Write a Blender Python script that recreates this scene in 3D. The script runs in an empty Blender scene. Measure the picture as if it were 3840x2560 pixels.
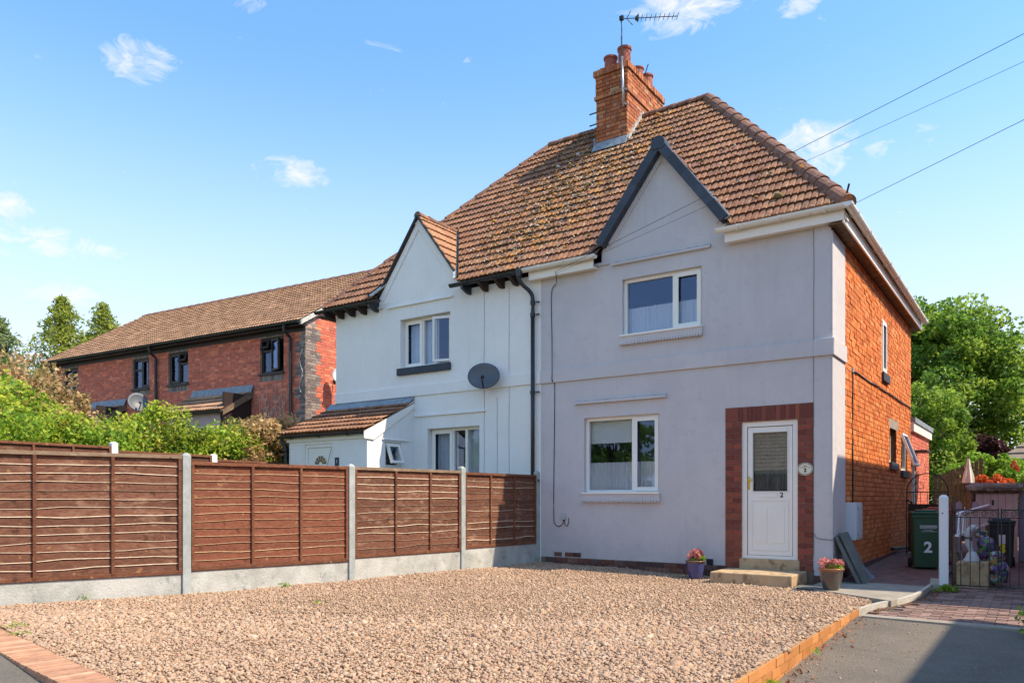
import bpy, bmesh, math, random
import numpy as np
from mathutils import Vector, Matrix

scene = bpy.context.scene
COL = scene.collection
R = random.Random(11)
NR = np.random.default_rng(11)
rad = math.radians

# ------------------------------------------------------------------ camera
cam_d = bpy.data.cameras.new('camera')
cam = bpy.data.objects.new('camera', cam_d)
COL.objects.link(cam)
cam_d.sensor_width = 36.0
cam_d.lens = 27.0
cam_d.shift_y = 0.1536
cam_d.clip_start = 0.05
cam_d.clip_end = 2000.0
cam.location = (0, 0, 1.12)
cam.rotation_euler = (rad(90), 0, rad(34.643))
scene.camera = cam

# ------------------------------------------------------------------ world, sun, exposure
SUN = Vector((0.82, 0.195, 1.0)).normalized()
SUN_EL = math.asin(SUN.z)
SUN_AZ = math.atan2(SUN.x, SUN.y)
world = bpy.data.worlds.new('World')
scene.world = world
world.use_nodes = True
wn, wl = world.node_tree.nodes, world.node_tree.links
wn.clear()


def wnode(t, **kw):
    n = wn.new(t)
    for k, v in kw.items():
        setattr(n, k, v)
    return n


def wmath(op, a, b=None, c=None, clamp=False):
    n = wnode('ShaderNodeMath', operation=op, use_clamp=clamp)
    for i, x in enumerate((a, b, c)):
        if x is None:
            continue
        if isinstance(x, (int, float)):
            n.inputs[i].default_value = x
        else:
            wl.new(x, n.inputs[i])
    return n.outputs[0]


sky = wnode('ShaderNodeTexSky', sky_type='NISHITA', sun_disc=False, sun_elevation=SUN_EL,
            sun_rotation=SUN_AZ, altitude=50.0, air_density=1.0, dust_density=0.6, ozone_density=2.2)
wtc = wnode('ShaderNodeTexCoord')
wdir = wtc.outputs['Generated']


def pix_dir(u, v):
    """direction of a point of the sky given by where it stands in the photograph (2352 px wide)"""
    th = rad(34.643)
    a = (u * 1.63265 - 1920) / 2880
    b = (1870 - v * 1.63265) / 2880
    return Vector((-math.sin(th) + a * math.cos(th), math.cos(th) + a * math.sin(th), b)).normalized()


wnz = wnode('ShaderNodeTexNoise', noise_dimensions='3D')
wnz.inputs['Scale'].default_value = 24.0
wnz.inputs['Detail'].default_value = 9.0
wnz.inputs['Roughness'].default_value = 0.66
wnz.inputs['Distortion'].default_value = 0.8
wmp = wnode('ShaderNodeMapping')
wmp.inputs['Scale'].default_value = (1.0, 1.0, 2.0)
wl.new(wdir, wmp.inputs['Vector'])
wl.new(wmp.outputs[0], wnz.inputs['Vector'])
CLOUDS = [(1570, 5, .085, .042, 1.0), (325, 140, .046, .030, .95), (1865, 345, .062, .038, 1.0), (150, 560, .068, .019, 1.0),
          (110, 668, .062, .018, .95), (15, 468, .036, .016, .95), (650, 392, .062, .022, .8), (1830, 12, .026, .014, .7),
          (2010, 332, .022, .018, .7), (600, 5, .06, .014, .4), (885, 110, .04, .014, .28), (2120, 330, .03, .03, .25),
          (2040, 515, .03, .02, .25), (-120, 520, .09, .03, .8)]
cm = None
for (u, v, w, h, amt) in CLOUDS:
    d = pix_dir(u, v)
    r = d.cross(Vector((0, 0, 1))).normalized()
    up = r.cross(d).normalized()
    mt = Matrix((r, d, up)).transposed()
    mpn = wnode('ShaderNodeMapping', vector_type='TEXTURE')
    mpn.inputs['Location'].default_value = tuple(d)
    mpn.inputs['Rotation'].default_value = tuple(mt.to_euler())
    mpn.inputs['Scale'].default_value = (w, .5, h)
    wl.new(wdir, mpn.inputs['Vector'])
    dn = wnode('ShaderNodeVectorMath', operation='DOT_PRODUCT')
    wl.new(mpn.outputs[0], dn.inputs[0])
    wl.new(mpn.outputs[0], dn.inputs[1])
    m = wmath('MULTIPLY', wmath('SUBTRACT', 1.0, dn.outputs['Value'], clamp=True), amt)
    cm = m if cm is None else wmath('MAXIMUM', cm, m)
# cloud cover = soft spot broken up by the noise
cn = wnode('ShaderNodeMapRange', clamp=True)
wl.new(wnz.outputs[0], cn.inputs[0])
cn.inputs[1].default_value = 0.25
cn.inputs[2].default_value = 0.75
cov = wmath('SUBTRACT', wmath('ADD', wmath('MULTIPLY', wmath('POWER', cm, .8), 1.15), wmath('MULTIPLY', cn.outputs[0], 1.75)), 1.45, clamp=True)
cov = wmath('MULTIPLY', cov, 0.95, clamp=True)
# haze whitening towards the horizon
sep = wnode('ShaderNodeSeparateXYZ')
wl.new(wdir, sep.inputs[0])
hz = wnode('ShaderNodeMapRange', clamp=True, interpolation_type='SMOOTHSTEP')
wl.new(sep.outputs['Z'], hz.inputs[0])
hz.inputs[1].default_value = 0.0
hz.inputs[2].default_value = 0.52
hz.inputs[3].default_value = 0.92
hz.inputs[4].default_value = 0.0
hs = wnode('ShaderNodeHueSaturation')
hs.inputs['Hue'].default_value = 0.488
hs.inputs['Saturation'].default_value = 1.0
hs.inputs['Value'].default_value = 1.0
wl.new(sky.outputs[0], hs.inputs['Color'])
SKYMUL = wnode('ShaderNodeMix', data_type='RGBA', blend_type='MULTIPLY')
SKYMUL.inputs[0].default_value = 1.0
wl.new(hs.outputs[0], SKYMUL.inputs[6])
SKYMUL.inputs[7].default_value = (0.74, 0.92, 1.07, 1)
hm = wnode('ShaderNodeMix', data_type='RGBA')
wl.new(hz.outputs[0], hm.inputs[0])
wl.new(SKYMUL.outputs[2], hm.inputs[6])
hm.inputs[7].default_value = (3.25, 3.28, 3.34, 1)
cmx = wnode('ShaderNodeMix', data_type='RGBA')
wl.new(cov, cmx.inputs[0])
wl.new(hm.outputs[2], cmx.inputs[6])
cmx.inputs[7].default_value = (3.3, 3.3, 3.33, 1)
bg = wnode('ShaderNodeBackground')
bg.inputs['Strength'].default_value = 0.15
wl.new(cmx.outputs[2], bg.inputs[0])
wo = wnode('ShaderNodeOutputWorld')
wl.new(bg.outputs[0], wo.inputs[0])

sd = bpy.data.lights.new('sun', 'SUN')
sd.energy = 3.15
sd.angle = rad(0.55)
sd.color = (1.0, 0.87, 0.68)
sun = bpy.data.objects.new('sun', sd)
COL.objects.link(sun)
sun.location = (30, 0, 40)
sun.rotation_euler = SUN.to_track_quat('Z', 'Y').to_euler()

vs = scene.view_settings
vs.view_transform = 'Standard'
vs.look = 'None'
vs.exposure = 1.06
vs.gamma = 1.0
vs.use_curve_mapping = False
scene.cycles.max_bounces = 6
scene.cycles.diffuse_bounces = 3
scene.cycles.glossy_bounces = 3
scene.cycles.transmission_bounces = 4
scene.cycles.transparent_max_bounces = 12
scene.cycles.sample_clamp_indirect = 6.0

# ------------------------------------------------------------------ materials
MATS = {}


class NB:
    def __init__(self, name):
        self.m = bpy.data.materials.new(name)
        self.m.use_nodes = True
        self.n, self.l = self.m.node_tree.nodes, self.m.node_tree.links
        self.n.clear()
        self.out = self.n.new('ShaderNodeOutputMaterial')
        self.geo = self.n.new('ShaderNodeNewGeometry')
        self.pos = self.geo.outputs['Position']

    def node(self, t, **kw):
        x = self.n.new(t)
        for k, v in kw.items():
            setattr(x, k, v)
        return x

    def link(self, a, b):
        self.l.new(a, b)

    def put(self, sock, v):
        if isinstance(v, (int, float)):
            sock.default_value = v
        elif isinstance(v, tuple):
            sock.default_value = v if len(v) == 4 else (*v, 1)
        else:
            self.l.new(v, sock)

    def math(self, op, a, b=0.0, clamp=False):
        x = self.node('ShaderNodeMath', operation=op, use_clamp=clamp)
        self.put(x.inputs[0], a)
        self.put(x.inputs[1], b)
        return x.outputs[0]

    def noise(self, scale, detail=4, rough=.55, stretch=None, dist=0.0, off=0.0):
        t = self.node('ShaderNodeTexNoise')
        t.inputs['Scale'].default_value = scale
        t.inputs['Detail'].default_value = detail
        t.inputs['Roughness'].default_value = rough
        t.inputs['Distortion'].default_value = dist
        src = self.pos
        mp = self.node('ShaderNodeMapping')
        mp.inputs['Scale'].default_value = stretch or (1, 1, 1)
        mp.inputs['Location'].default_value = (off, off * 1.7, off * .6)
        self.link(src, mp.inputs[0])
        self.link(mp.outputs[0], t.inputs['Vector'])
        return t.outputs[0]

    def rng(self, v, lo, hi, a=0.0, b=1.0):
        x = self.node('ShaderNodeMapRange', clamp=True)
        self.put(x.inputs[0], v)
        for i, k in enumerate((lo, hi, a, b)):
            x.inputs[i + 1].default_value = k
        return x.outputs[0]

    def mix(self, f, a, b, mode='MIX'):
        x = self.node('ShaderNodeMix', data_type='RGBA', blend_type=mode)
        self.put(x.inputs[0], f)
        self.put(x.inputs[6], a)
        self.put(x.inputs[7], b)
        return x.outputs[2]

    def rnd(self):
        a = self.node('ShaderNodeAttribute', attribute_name='rnd')
        o = self.node('ShaderNodeObjectInfo')
        s = self.math('ADD', a.outputs['Fac'], o.outputs['Random'])
        return self.math('FRACT', s)

    def ramp(self, fac, cols, const=False):
        r = self.node('ShaderNodeValToRGB')
        r.color_ramp.interpolation = 'CONSTANT' if const else 'LINEAR'
        e = r.color_ramp.elements
        n = len(cols)
        while len(e) < n:
            e.new(.5)
        for i, c in enumerate(cols):
            e[i].position = i / n if const else i / max(1, n - 1)
            e[i].color = (*c, 1)
        self.put(r.inputs[0], fac)
        return r.outputs[0]

    def val(self, col, v):
        h = self.node('ShaderNodeHueSaturation')
        self.put(h.inputs['Value'], v)
        self.put(h.inputs['Color'], col)
        return h.outputs[0]

    def bump(self, h, strength=.3, dist=.01):
        b = self.node('ShaderNodeBump')
        b.inputs['Strength'].default_value = strength
        b.inputs['Distance'].default_value = dist
        self.link(h, b.inputs['Height'])
        return b.outputs[0]

    def bsdf(self, col, rough=.8, bump=None, metal=0.0, spec=.4, coat=0.0, alpha=None, finish=True):
        p = self.node('ShaderNodeBsdfPrincipled')
        self.put(p.inputs['Base Color'], col)
        self.put(p.inputs['Roughness'], rough)
        p.inputs['Metallic'].default_value = metal
        p.inputs['Specular IOR Level'].default_value = spec
        p.inputs['Coat Weight'].default_value = coat
        if alpha is not None:
            self.put(p.inputs['Alpha'], alpha)
        if bump is not None:
            self.link(bump, p.inputs['Normal'])
        if finish:
            self.link(p.outputs[0], self.out.inputs[0])
        return p.outputs[0]


def M(name):
    return MATS[name]


def simple(name, col, rough=.7, var=0.0, nz=None, metal=0.0, spec=.4, bump=None, layers=(), cols=None, coat=0.0):
    """procedural material: piece-to-piece variation, layered noise stains, fine relief"""
    b = NB(name)
    c = col
    if cols:
        c = b.ramp(b.rnd(), cols)
    if var:
        c = b.val(c, b.rng(b.rnd(), 0, 1, 1 - var, 1 + var))
    if nz:
        c = b.val(c, b.rng(b.noise(nz[0], 5, .6), .3, .7, 1 - nz[1], 1 + nz[1]))
    for k, L in enumerate(layers):
        f = b.noise(L.get('scale', 3), L.get('detail', 5), L.get('rough', .6), L.get('stretch'), L.get('dist', 0), off=3.1 * k + L.get('off', 1.0))
        f = b.rng(f, L['lo'], L['hi'], 0, L.get('amt', 1))
        c = b.mix(f, c, L['col'])
    bp = None
    if bump:
        bp = b.bump(b.noise(bump[0], 4, .6, bump[3] if len(bump) > 3 else None), bump[1], bump[2])
    b.bsdf(c, rough, bp, metal, spec, coat)
    MATS[name] = b.m
    return b.m


def render_mat(name, base, dark, mid, pale):
    """painted render: cloudy paint, grime runs, fine pits, splash dirt just above the ground"""
    b = NB(name)
    c = b.val(base, b.rng(b.noise(.7, 4, .6), .3, .7, .95, 1.05))
    c = b.mix(b.rng(b.noise(1.3, 5, .6, off=2), .48, .72, 0, .55), c, mid)
    c = b.mix(b.rng(b.noise(9, 7, .72, off=5), .55, .74, 0, .42), c, dark)
    run = b.math('MULTIPLY', b.rng(b.noise(3.2, 5, .6, (3, 3, .16), off=9), .53, .70), b.rng(b.noise(.8, 2, .5, off=12), .42, .6))
    c = b.mix(b.math('MULTIPLY', run, .24), c, dark)
    c = b.mix(b.rng(b.noise(2.2, 4, .6, (1, 1, .35), off=14), .57, .75, 0, .5), c, pale)
    c = b.mix(b.rng(b.noise(70, 2, .5, off=17), .69, .74, 0, .5), c, dark)
    sp = b.node('ShaderNodeSeparateXYZ')
    b.link(b.pos, sp.inputs[0])
    foot = b.math('MULTIPLY', b.rng(sp.outputs[2], .05, .75, 1, 0), b.rng(b.noise(5, 5, .7, off=21), .36, .66))
    c = b.mix(b.math('MULTIPLY', foot, .42), c, dark)
    h = b.math('ADD', b.noise(70, 5, .7), b.math('MULTIPLY', b.noise(7, 3, .5, off=3), 1.6))
    b.bsdf(c, .93, b.bump(h, .55, .008), spec=.2)
    MATS[name] = b.m


render_mat('render_grey', (.605, .56, .55), (.40, .38, .38), (.52, .485, .48), (.65, .61, .60))
render_mat('render_white', (.88, .84, .79), (.70, .68, .64), (.83, .80, .755), (.89, .86, .81))
simple('drip_stain', (.40, .365, .35), .95, nz=(14, .15), bump=(50, .4, .006),
       layers=[dict(scale=22, lo=.50, hi=.6, col=(.25, .25, .28), amt=.7), dict(scale=5, lo=.45, hi=.6, col=(.46, .42, .405), amt=.9)])
simple('pvc', (.88, .83, .75), .38, nz=(2, .03), layers=[dict(scale=5, lo=.62, hi=.85, col=(.62, .60, .55), amt=.5)])
simple('gutter_white', (.84, .80, .72), .4, nz=(3, .05),
       layers=[dict(scale=16, lo=.56, hi=.68, col=(.42, .38, .30), amt=.55), dict(scale=9, lo=.66, hi=.72, col=(.13, .14, .07), amt=.7)])
simple('black_plastic', (.025, .027, .03), .35, nz=(5, .2), layers=[dict(scale=11, lo=.6, hi=.8, col=(.09, .10, .09), amt=.5)])
simple('dark_slate', (.045, .055, .075), .6, var=.25, nz=(9, .15), layers=[dict(scale=18, lo=.62, hi=.75, col=(.12, .13, .15), amt=.6)])
simple('dark_timber', (.045, .026, .02), .8, nz=(15, .3))
simple('interior', (.30, .29, .27), .9)
simple('lead', (.25, .28, .31), .6, nz=(9, .3), bump=(30, .3, .01), layers=[dict(scale=13, lo=.55, hi=.7, col=(.11, .12, .14), amt=.7), dict(scale=24, lo=.62, hi=.72, col=(.5, .5, .5), amt=.5)])
simple('mortar_fillet', (.55, .52, .46), .95, nz=(20, .3), bump=(30, .6, .02))
BR_STREAK = dict(scale=6, lo=.45, hi=.65, col=(.52, .125, .026), amt=.55, stretch=(6, 6, .6))
simple('brick_orange', (.5, .18, .06), .85, var=.24, cols=[(.72, .205, .042), (.66, .165, .030), (.76, .250, .062), (.69, .188, .036), (.78, .31, .10), (.57, .135, .028), (.73, .215, .046)],
       bump=(120, .5, .004), layers=[BR_STREAK, dict(scale=30, lo=.62, hi=.72, col=(.16, .05, .025), amt=.55), dict(scale=1.1, lo=.55, hi=.75, col=(.34, .09, .03), amt=.5)])
simple('mortar_orange', (.13, .048, .024), .95, nz=(25, .3), bump=(60, .6, .01))
simple('brick_old', (.3, .1, .05), .9, var=.3, cols=[(.56, .165, .050), (.43, .115, .042), (.62, .22, .08), (.30, .09, .045), (.47, .14, .052), (.36, .20, .10)],
       bump=(70, .6, .006), layers=[dict(scale=7, lo=.55, hi=.66, col=(.09, .055, .04), amt=.75), dict(scale=11, lo=.62, hi=.70, col=(.36, .33, .27), amt=.6), dict(scale=5, lo=.64, hi=.72, col=(.20, .17, .04), amt=.5, off=9)])
simple('mortar_old', (.21, .15, .11), .95, nz=(25, .3), bump=(60, .6, .01))
simple('brick_dark', (.16, .04, .03), .75, var=.28, cols=[(.25, .060, .036), (.19, .044, .030), (.30, .080, .040), (.16, .046, .036), (.26, .056, .032)],
       bump=(80, .4, .004), layers=[dict(scale=22, lo=.60, hi=.72, col=(.08, .025, .03), amt=.6), dict(scale=50, lo=.70, hi=.74, col=(.5, .4, .35), amt=.5)])
simple('mortar_pale', (.34, .22, .17), .95, nz=(14, .45), bump=(60, .5, .008))
simple('brick_plinth', (.16, .06, .05), .9, var=.35, cols=[(.17, .06, .05), (.10, .06, .055), (.22, .08, .05), (.08, .05, .05), (.19, .10, .07)], bump=(60, .6, .006), nz=(16, .3))
simple('brick_terrace', (.3, .08, .05), .85, var=.14, cols=[(.72, .175, .095), (.60, .140, .080), (.77, .205, .108), (.46, .120, .085), (.69, .160, .086), (.80, .25, .13)], bump=(60, .4, .004), nz=(12, .15))
simple('brick_grey', (.10, .09, .09), .8, var=.3, cols=[(.24, .19, .165), (.165, .135, .125), (.30, .235, .195), (.195, .16, .145)], bump=(60, .4, .004))
simple('mortar_light', (.44, .31, .25), .95, nz=(12, .25))
simple('kerb_brick', (.5, .25, .1), .85, var=.12, cols=[(.55, .235, .072), (.50, .200, .058), (.59, .270, .095), (.53, .215, .066)], bump=(70, .4, .004),
       layers=[dict(scale=26, lo=.60, hi=.74, col=(.36, .16, .07), amt=.5), dict(scale=5, lo=.60, hi=.75, col=(.40, .20, .10), amt=.4)])
simple('block_paving', (.2, .1, .08), .9, var=.3, cols=[(.26, .155, .125), (.20, .12, .10), (.30, .19, .15), (.23, .14, .12)], bump=(50, .5, .006), nz=(12, .25),
       layers=[dict(scale=3, lo=.5, hi=.7, col=(.15, .11, .095), amt=.6)])
simple('paver_rose', (.4, .2, .15), .9, var=.12, cols=[(.52, .27, .155), (.45, .225, .13), (.57, .31, .18)], bump=(50, .5, .006), nz=(12, .2))
simple('concrete', (.42, .41, .37), .95, nz=(5, .16), bump=(40, .7, .01),
       layers=[dict(scale=3, lo=.5, hi=.68, col=(.58, .58, .53), amt=.8), dict(scale=9, lo=.58, hi=.7, col=(.22, .24, .22), amt=.75), dict(scale=1.1, lo=.5, hi=.66, col=(.60, .58, .53), amt=.7), dict(scale=45, lo=.66, hi=.72, col=(.18, .18, .17), amt=.6)])
simple('post_concrete', (.36, .38, .36), .95, nz=(8, .18), bump=(60, .6, .006),
       layers=[dict(scale=70, lo=.60, hi=.7, col=(.24, .25, .24), amt=.6), dict(scale=3, lo=.52, hi=.7, col=(.50, .51, .48), amt=.6), dict(scale=6, lo=.6, hi=.75, col=(.28, .25, .18), amt=.5, stretch=(1, 1, .3))])
simple('path_concrete', (.33, .29, .235), .95, nz=(4, .15), bump=(60, .6, .008), layers=[dict(scale=7, lo=.52, hi=.7, col=(.24, .21, .17), amt=.6), dict(scale=60, lo=.62, hi=.7, col=(.45, .40, .33), amt=.5)])
simple('path_red', (.17, .10, .085), .95, nz=(5, .3), bump=(30, .8, .015), layers=[dict(scale=12, lo=.5, hi=.65, col=(.26, .17, .15), amt=.7), dict(scale=60, lo=.66, hi=.72, col=(.4, .32, .28), amt=.7)])
simple('step_stone', (.52, .36, .205), .95, nz=(4, .15), bump=(35, .7, .012), layers=[dict(scale=8, lo=.52, hi=.62, col=(.20, .125, .065), amt=.75, stretch=(1, 1, .7)), dict(scale=3, lo=.55, hi=.7, col=(.56, .44, .27), amt=.7)])
simple('asphalt', (.18, .148, .115), .95, nz=(1.6, .16), bump=(95, 1.0, .014),
       layers=[dict(scale=75, lo=.53, hi=.64, col=(.30, .265, .225), amt=.8), dict(scale=2.5, lo=.50, hi=.72, col=(.235, .205, .165), amt=.6), dict(scale=14, lo=.62, hi=.74, col=(.11, .096, .082), amt=.6), dict(scale=110, lo=.62, hi=.68, col=(.07, .062, .055), amt=.8), dict(scale=.9, lo=.52, hi=.6, col=(.15, .13, .105), amt=.6, detail=7)])
simple('gravel_base', (.40, .27, .17), .95, nz=(30, .3), bump=(60, .8, .015), layers=[dict(scale=60, lo=.5, hi=.6, col=(.47, .33, .225), amt=.8), dict(scale=50, lo=.62, hi=.68, col=(.20, .13, .09), amt=.7)])
simple('gravel_stone', (.45, .32, .25), .85, var=.16, cols=[(.45, .285, .170), (.51, .335, .210), (.56, .385, .255), (.37, .220, .130), (.49, .312, .190), (.42, .315, .225), (.60, .435, .30), (.31, .185, .115), (.52, .35, .225), (.40, .22, .14)],
       bump=(90, .5, .005), layers=[dict(scale=.9, lo=.46, hi=.66, col=(.42, .275, .19), amt=.42), dict(scale=40, lo=.58, hi=.7, col=(.53, .30, .20), amt=.35)])
simple('soil', (.10, .075, .05), .95, nz=(12, .4), bump=(20, .8, .03))
simple('lawn', (.06, .10, .025), .95, nz=(6, .4), bump=(60, .8, .03), layers=[dict(scale=.6, lo=.45, hi=.65, col=(.10, .11, .04), amt=.7)])
simple('wood_cut', (.56, .37, .20), .85, nz=(30, .2))
simple('wood_raw', (.62, .47, .33), .85, nz=(18, .2), bump=(80, .4, .004))


def wood_mat(name, base, dark, light, var=.16):
    b = NB(name)
    r = b.rnd()
    g = b.noise(11, 5, .6, (1.2, 1.2, 7.0), dist=.9)
    c = b.mix(b.rng(g, .40, .62), dark, base)
    c = b.val(c, b.rng(r, 0, 1, 1 - var, 1 + var))
    pale = b.math('MULTIPLY', b.rng(b.noise(5, 4, .6, (1, 1, 2.6), off=4), .52, .68), b.rng(b.noise(2.0, 2, .5, off=7), .42, .58))
    c = b.mix(b.math('MULTIPLY', pale, .65), c, light)
    kn = b.rng(b.noise(13, 1, .4, (1, 1, 1.3), dist=.4, off=8), .72, .77)
    c = b.mix(b.math('MULTIPLY', kn, .7), c, (.36, .19, .08, 1))
    kd = b.rng(b.noise(9, 2, .4, (1, 1, 1.3), dist=.4, off=15), .66, .74)
    c = b.mix(b.math('MULTIPLY', kd, .7), c, (.05, .02, .012, 1))
    b.bsdf(c, .85, b.bump(g, .35, .006), spec=.25)
    MATS[name] = b.m


wood_mat('fence_wood', (.200, .085, .050), (.115, .046, .028), (.35, .21, .135), .2)
wood_mat('fence_wood_red', (.235, .080, .043), (.145, .048, .027), (.30, .135, .08), .14)
wood_mat('fence_rail', (.215, .083, .043), (.12, .045, .025), (.33, .165, .09))
wood_mat('fence_rail_pale', (.33, .23, .15), (.23, .15, .095), (.48, .37, .26))
wood_mat('far_fence_wood', (.15, .062, .035), (.09, .036, .022), (.24, .13, .08))
wood_mat('old_timber', (.22, .15, .095), (.12, .08, .05), (.40, .31, .22))
simple('shed_pink', (.56, .42, .40), .8, nz=(7, .1), layers=[dict(scale=14, lo=.58, hi=.72, col=(.40, .28, .25), amt=.5)])
simple('panel_mauve', (.33, .27, .33), .85, nz=(5, .1))
simple('felt', (.13, .10, .085), .95, nz=(12, .3), layers=[dict(scale=5, lo=.5, hi=.62, col=(.42, .37, .30), amt=.8)])
simple('iron', (.02, .02, .022), .5, nz=(20, .2))
simple('bin_green', (.026, .082, .040), .45, nz=(3, .12))
simple('bin_black', (.020, .020, .022), .45, nz=(3, .15))
simple('rubber', (.015, .015, .015), .8)
simple('white_paint', (.80, .80, .80), .6)
simple('flat_black', (.012, .012, .013), .6)
simple('dish_grey', (.105, .115, .13), .45, nz=(4, .12))
simple('dish_pale', (.50, .51, .51), .5, nz=(4, .06))
simple('steel', (.55, .57, .6), .35, metal=.8)
simple('brass', (.70, .50, .08), .35, metal=.7)
simple('terracotta', (.34, .10, .065), .8, nz=(8, .15), layers=[dict(scale=7, lo=.6, hi=.72, col=(.50, .32, .27), amt=.6)])
simple('plaque', (.76, .72, .55), .35)
simple('orange_print', (.62, .15, .02), .5)
simple('cable', (.02, .02, .02), .6)
simple('meter_box', (.60, .63, .66), .45, nz=(3, .03))
simple('slab_grey', (.16, .16, .145), .9, nz=(6, .2), bump=(40, .5, .006))
simple('slab_blue', (.17, .21, .25), .85, nz=(9, .3), bump=(20, .5, .01))
simple('roof_plain', (.20, .10, .062), .9, nz=(9, .2))
simple('white_edge', (.50, .46, .40), .9, nz=(10, .2), bump=(40, .6, .01), layers=[dict(scale=9, lo=.56, hi=.68, col=(.38, .33, .27), amt=.7)])
simple('yellow_print', (.85, .72, .02), .5)
simple('bag_white', (.46, .46, .45), .55, nz=(9, .25), bump=(14, .8, .03), layers=[dict(scale=10, lo=.50, hi=.52, col=(.13, .06, .22), amt=1, detail=1), dict(scale=12, lo=.56, hi=.58, col=(.09, .30, .05), amt=1, detail=1), dict(scale=13, lo=.56, hi=.58, col=(.07, .06, .05), amt=1, off=6, detail=1), dict(scale=14, lo=.60, hi=.62, col=(.50, .22, .05), amt=1, off=13, detail=1)])
simple('bag_purple', (.14, .07, .22), .5, nz=(9, .3), bump=(14, .8, .03), layers=[dict(scale=10, lo=.56, hi=.58, col=(.50, .48, .47), amt=1, detail=1), dict(scale=11, lo=.58, hi=.60, col=(.10, .32, .05), amt=1, detail=1), dict(scale=12, lo=.53, hi=.56, col=(.04, .05, .07), amt=1, off=5, detail=1), dict(scale=13, lo=.60, hi=.62, col=(.32, .20, .13), amt=1, off=9, detail=1)])
simple('ornament_white', (.52, .53, .53), .6, nz=(9, .12))
simple('parasol', (.72, .66, .54), .85)
simple('bark', (.13, .09, .06), .95, nz=(14, .3), bump=(20, .8, .03))
simple('far_tile', (.36, .26, .19), .9, var=.10, cols=[(.40, .235, .14), (.35, .205, .125), (.45, .27, .165)], nz=(4, .15), layers=[dict(scale=1.5, lo=.5, hi=.7, col=(.30, .18, .11), amt=.5)])
simple('right_tile', (.27, .21, .16), .9, nz=(6, .15))
simple('cherry_brick', (.34, .10, .06), .9, nz=(12, .2))
simple('dry_leaf_mat', (.3, .1, .03), .9, cols=[(.36, .10, .03), (.30, .13, .05), (.42, .09, .04)])


def tile_mat(name, cols, lichen=1.0):
    """concrete roof tiles: brown body, orange and pale lichen, dark moss patches, all where they grow on the roof"""
    b = NB(name)
    c = b.ramp(b.rnd(), cols)
    c = b.val(c, b.rng(b.noise(9, 5, .6), .3, .7, .76, 1.22))
    c = b.mix(b.rng(b.noise(1.6, 5, .65, off=30), .50, .70, 0, .45), c, (.15, .085, .06, 1))
    # moss and orange lichen thicken around the middle of the roof (a real patch near the party line, below the stack)
    sp = b.node('ShaderNodeSeparateXYZ')
    b.link(b.pos, sp.inputs[0])
    dx = b.math('MULTIPLY', b.math('ADD', sp.outputs[0], 7.6), .62)
    # patch runs slightly to the left going down the slope
    dz = b.math('MULTIPLY', b.math('SUBTRACT', sp.outputs[2], 7.2), .36)
    dx = b.math('SUBTRACT', dx, b.math('MULTIPLY', dz, .55))
    d2 = b.math('ADD', b.math('MULTIPLY', dx, dx), b.math('MULTIPLY', dz, dz))
    patch = b.rng(d2, 0, 1.3, 1, 0)
    ridge = b.rng(sp.outputs[2], 8.1, 9.2, 0, .8)
    grow = b.math('MAXIMUM', patch, b.math('MULTIPLY', ridge, lichen))
    og = b.math('MULTIPLY', b.rng(b.math('ADD', b.noise(4.2, 6, .65, off=2), b.math('MULTIPLY', grow, .20)), .64, .74), lichen)
    c = b.mix(b.math('MULTIPLY', og, .6), c, b.ramp(b.noise(9, 3, .5, off=5), [(.24, .075, .02), (.42, .14, .02), (.60, .30, .04), (.42, .33, .15)]))
    dk = b.math('MULTIPLY', b.rng(b.math('ADD', b.noise(6.5, 6, .7, off=11), b.math('MULTIPLY', grow, .13)), .60, .68), lichen)
    c = b.mix(b.math('MULTIPLY', dk, .8), c, (.052, .042, .034, 1))
    wh = b.math('MULTIPLY', b.rng(b.math('ADD', b.noise(15, 3, .6, off=19), b.math('MULTIPLY', grow, .06)), .635, .68), lichen)
    c = b.mix(b.math('MULTIPLY', wh, .75), c, (.52, .47, .40, 1))
    b.bsdf(c, .9, b.bump(b.noise(45, 4, .6), .5, .008), spec=.25)
    MATS[name] = b.m


tile_mat('tile_brown', [(.30, .145, .080), (.245, .115, .068), (.335, .160, .086), (.27, .135, .087), (.36, .185, .10), (.225, .112, .073)])
tile_mat('tile_clean', [(.46, .235, .125), (.41, .205, .11), (.50, .27, .15)], .25)
simple('ridge_clay', (.22, .105, .07), .9, var=.15, nz=(7, .25), layers=[dict(scale=14, lo=.56, hi=.66, col=(.36, .29, .22), amt=.6), dict(scale=5, lo=.62, hi=.68, col=(.55, .20, .03), amt=.8), dict(scale=10, lo=.6, hi=.7, col=(.07, .05, .04), amt=.6)], bump=(40, .6, .01))


def leaf_mat(name, cols, trans=.35, rough=.55):
    b = NB(name)
    c = b.ramp(b.rnd(), cols)
    p = b.bsdf(c, rough, spec=.3, finish=False)
    t = b.node('ShaderNodeBsdfTranslucent')
    b.put(t.inputs[0], b.val(c, 1.35))
    ms = b.node('ShaderNodeMixShader')
    ms.inputs[0].default_value = trans
    b.link(p, ms.inputs[1])
    b.link(t.outputs[0], ms.inputs[2])
    b.link(ms.outputs[0], b.out.inputs[0])
    MATS[name] = b.m


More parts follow.
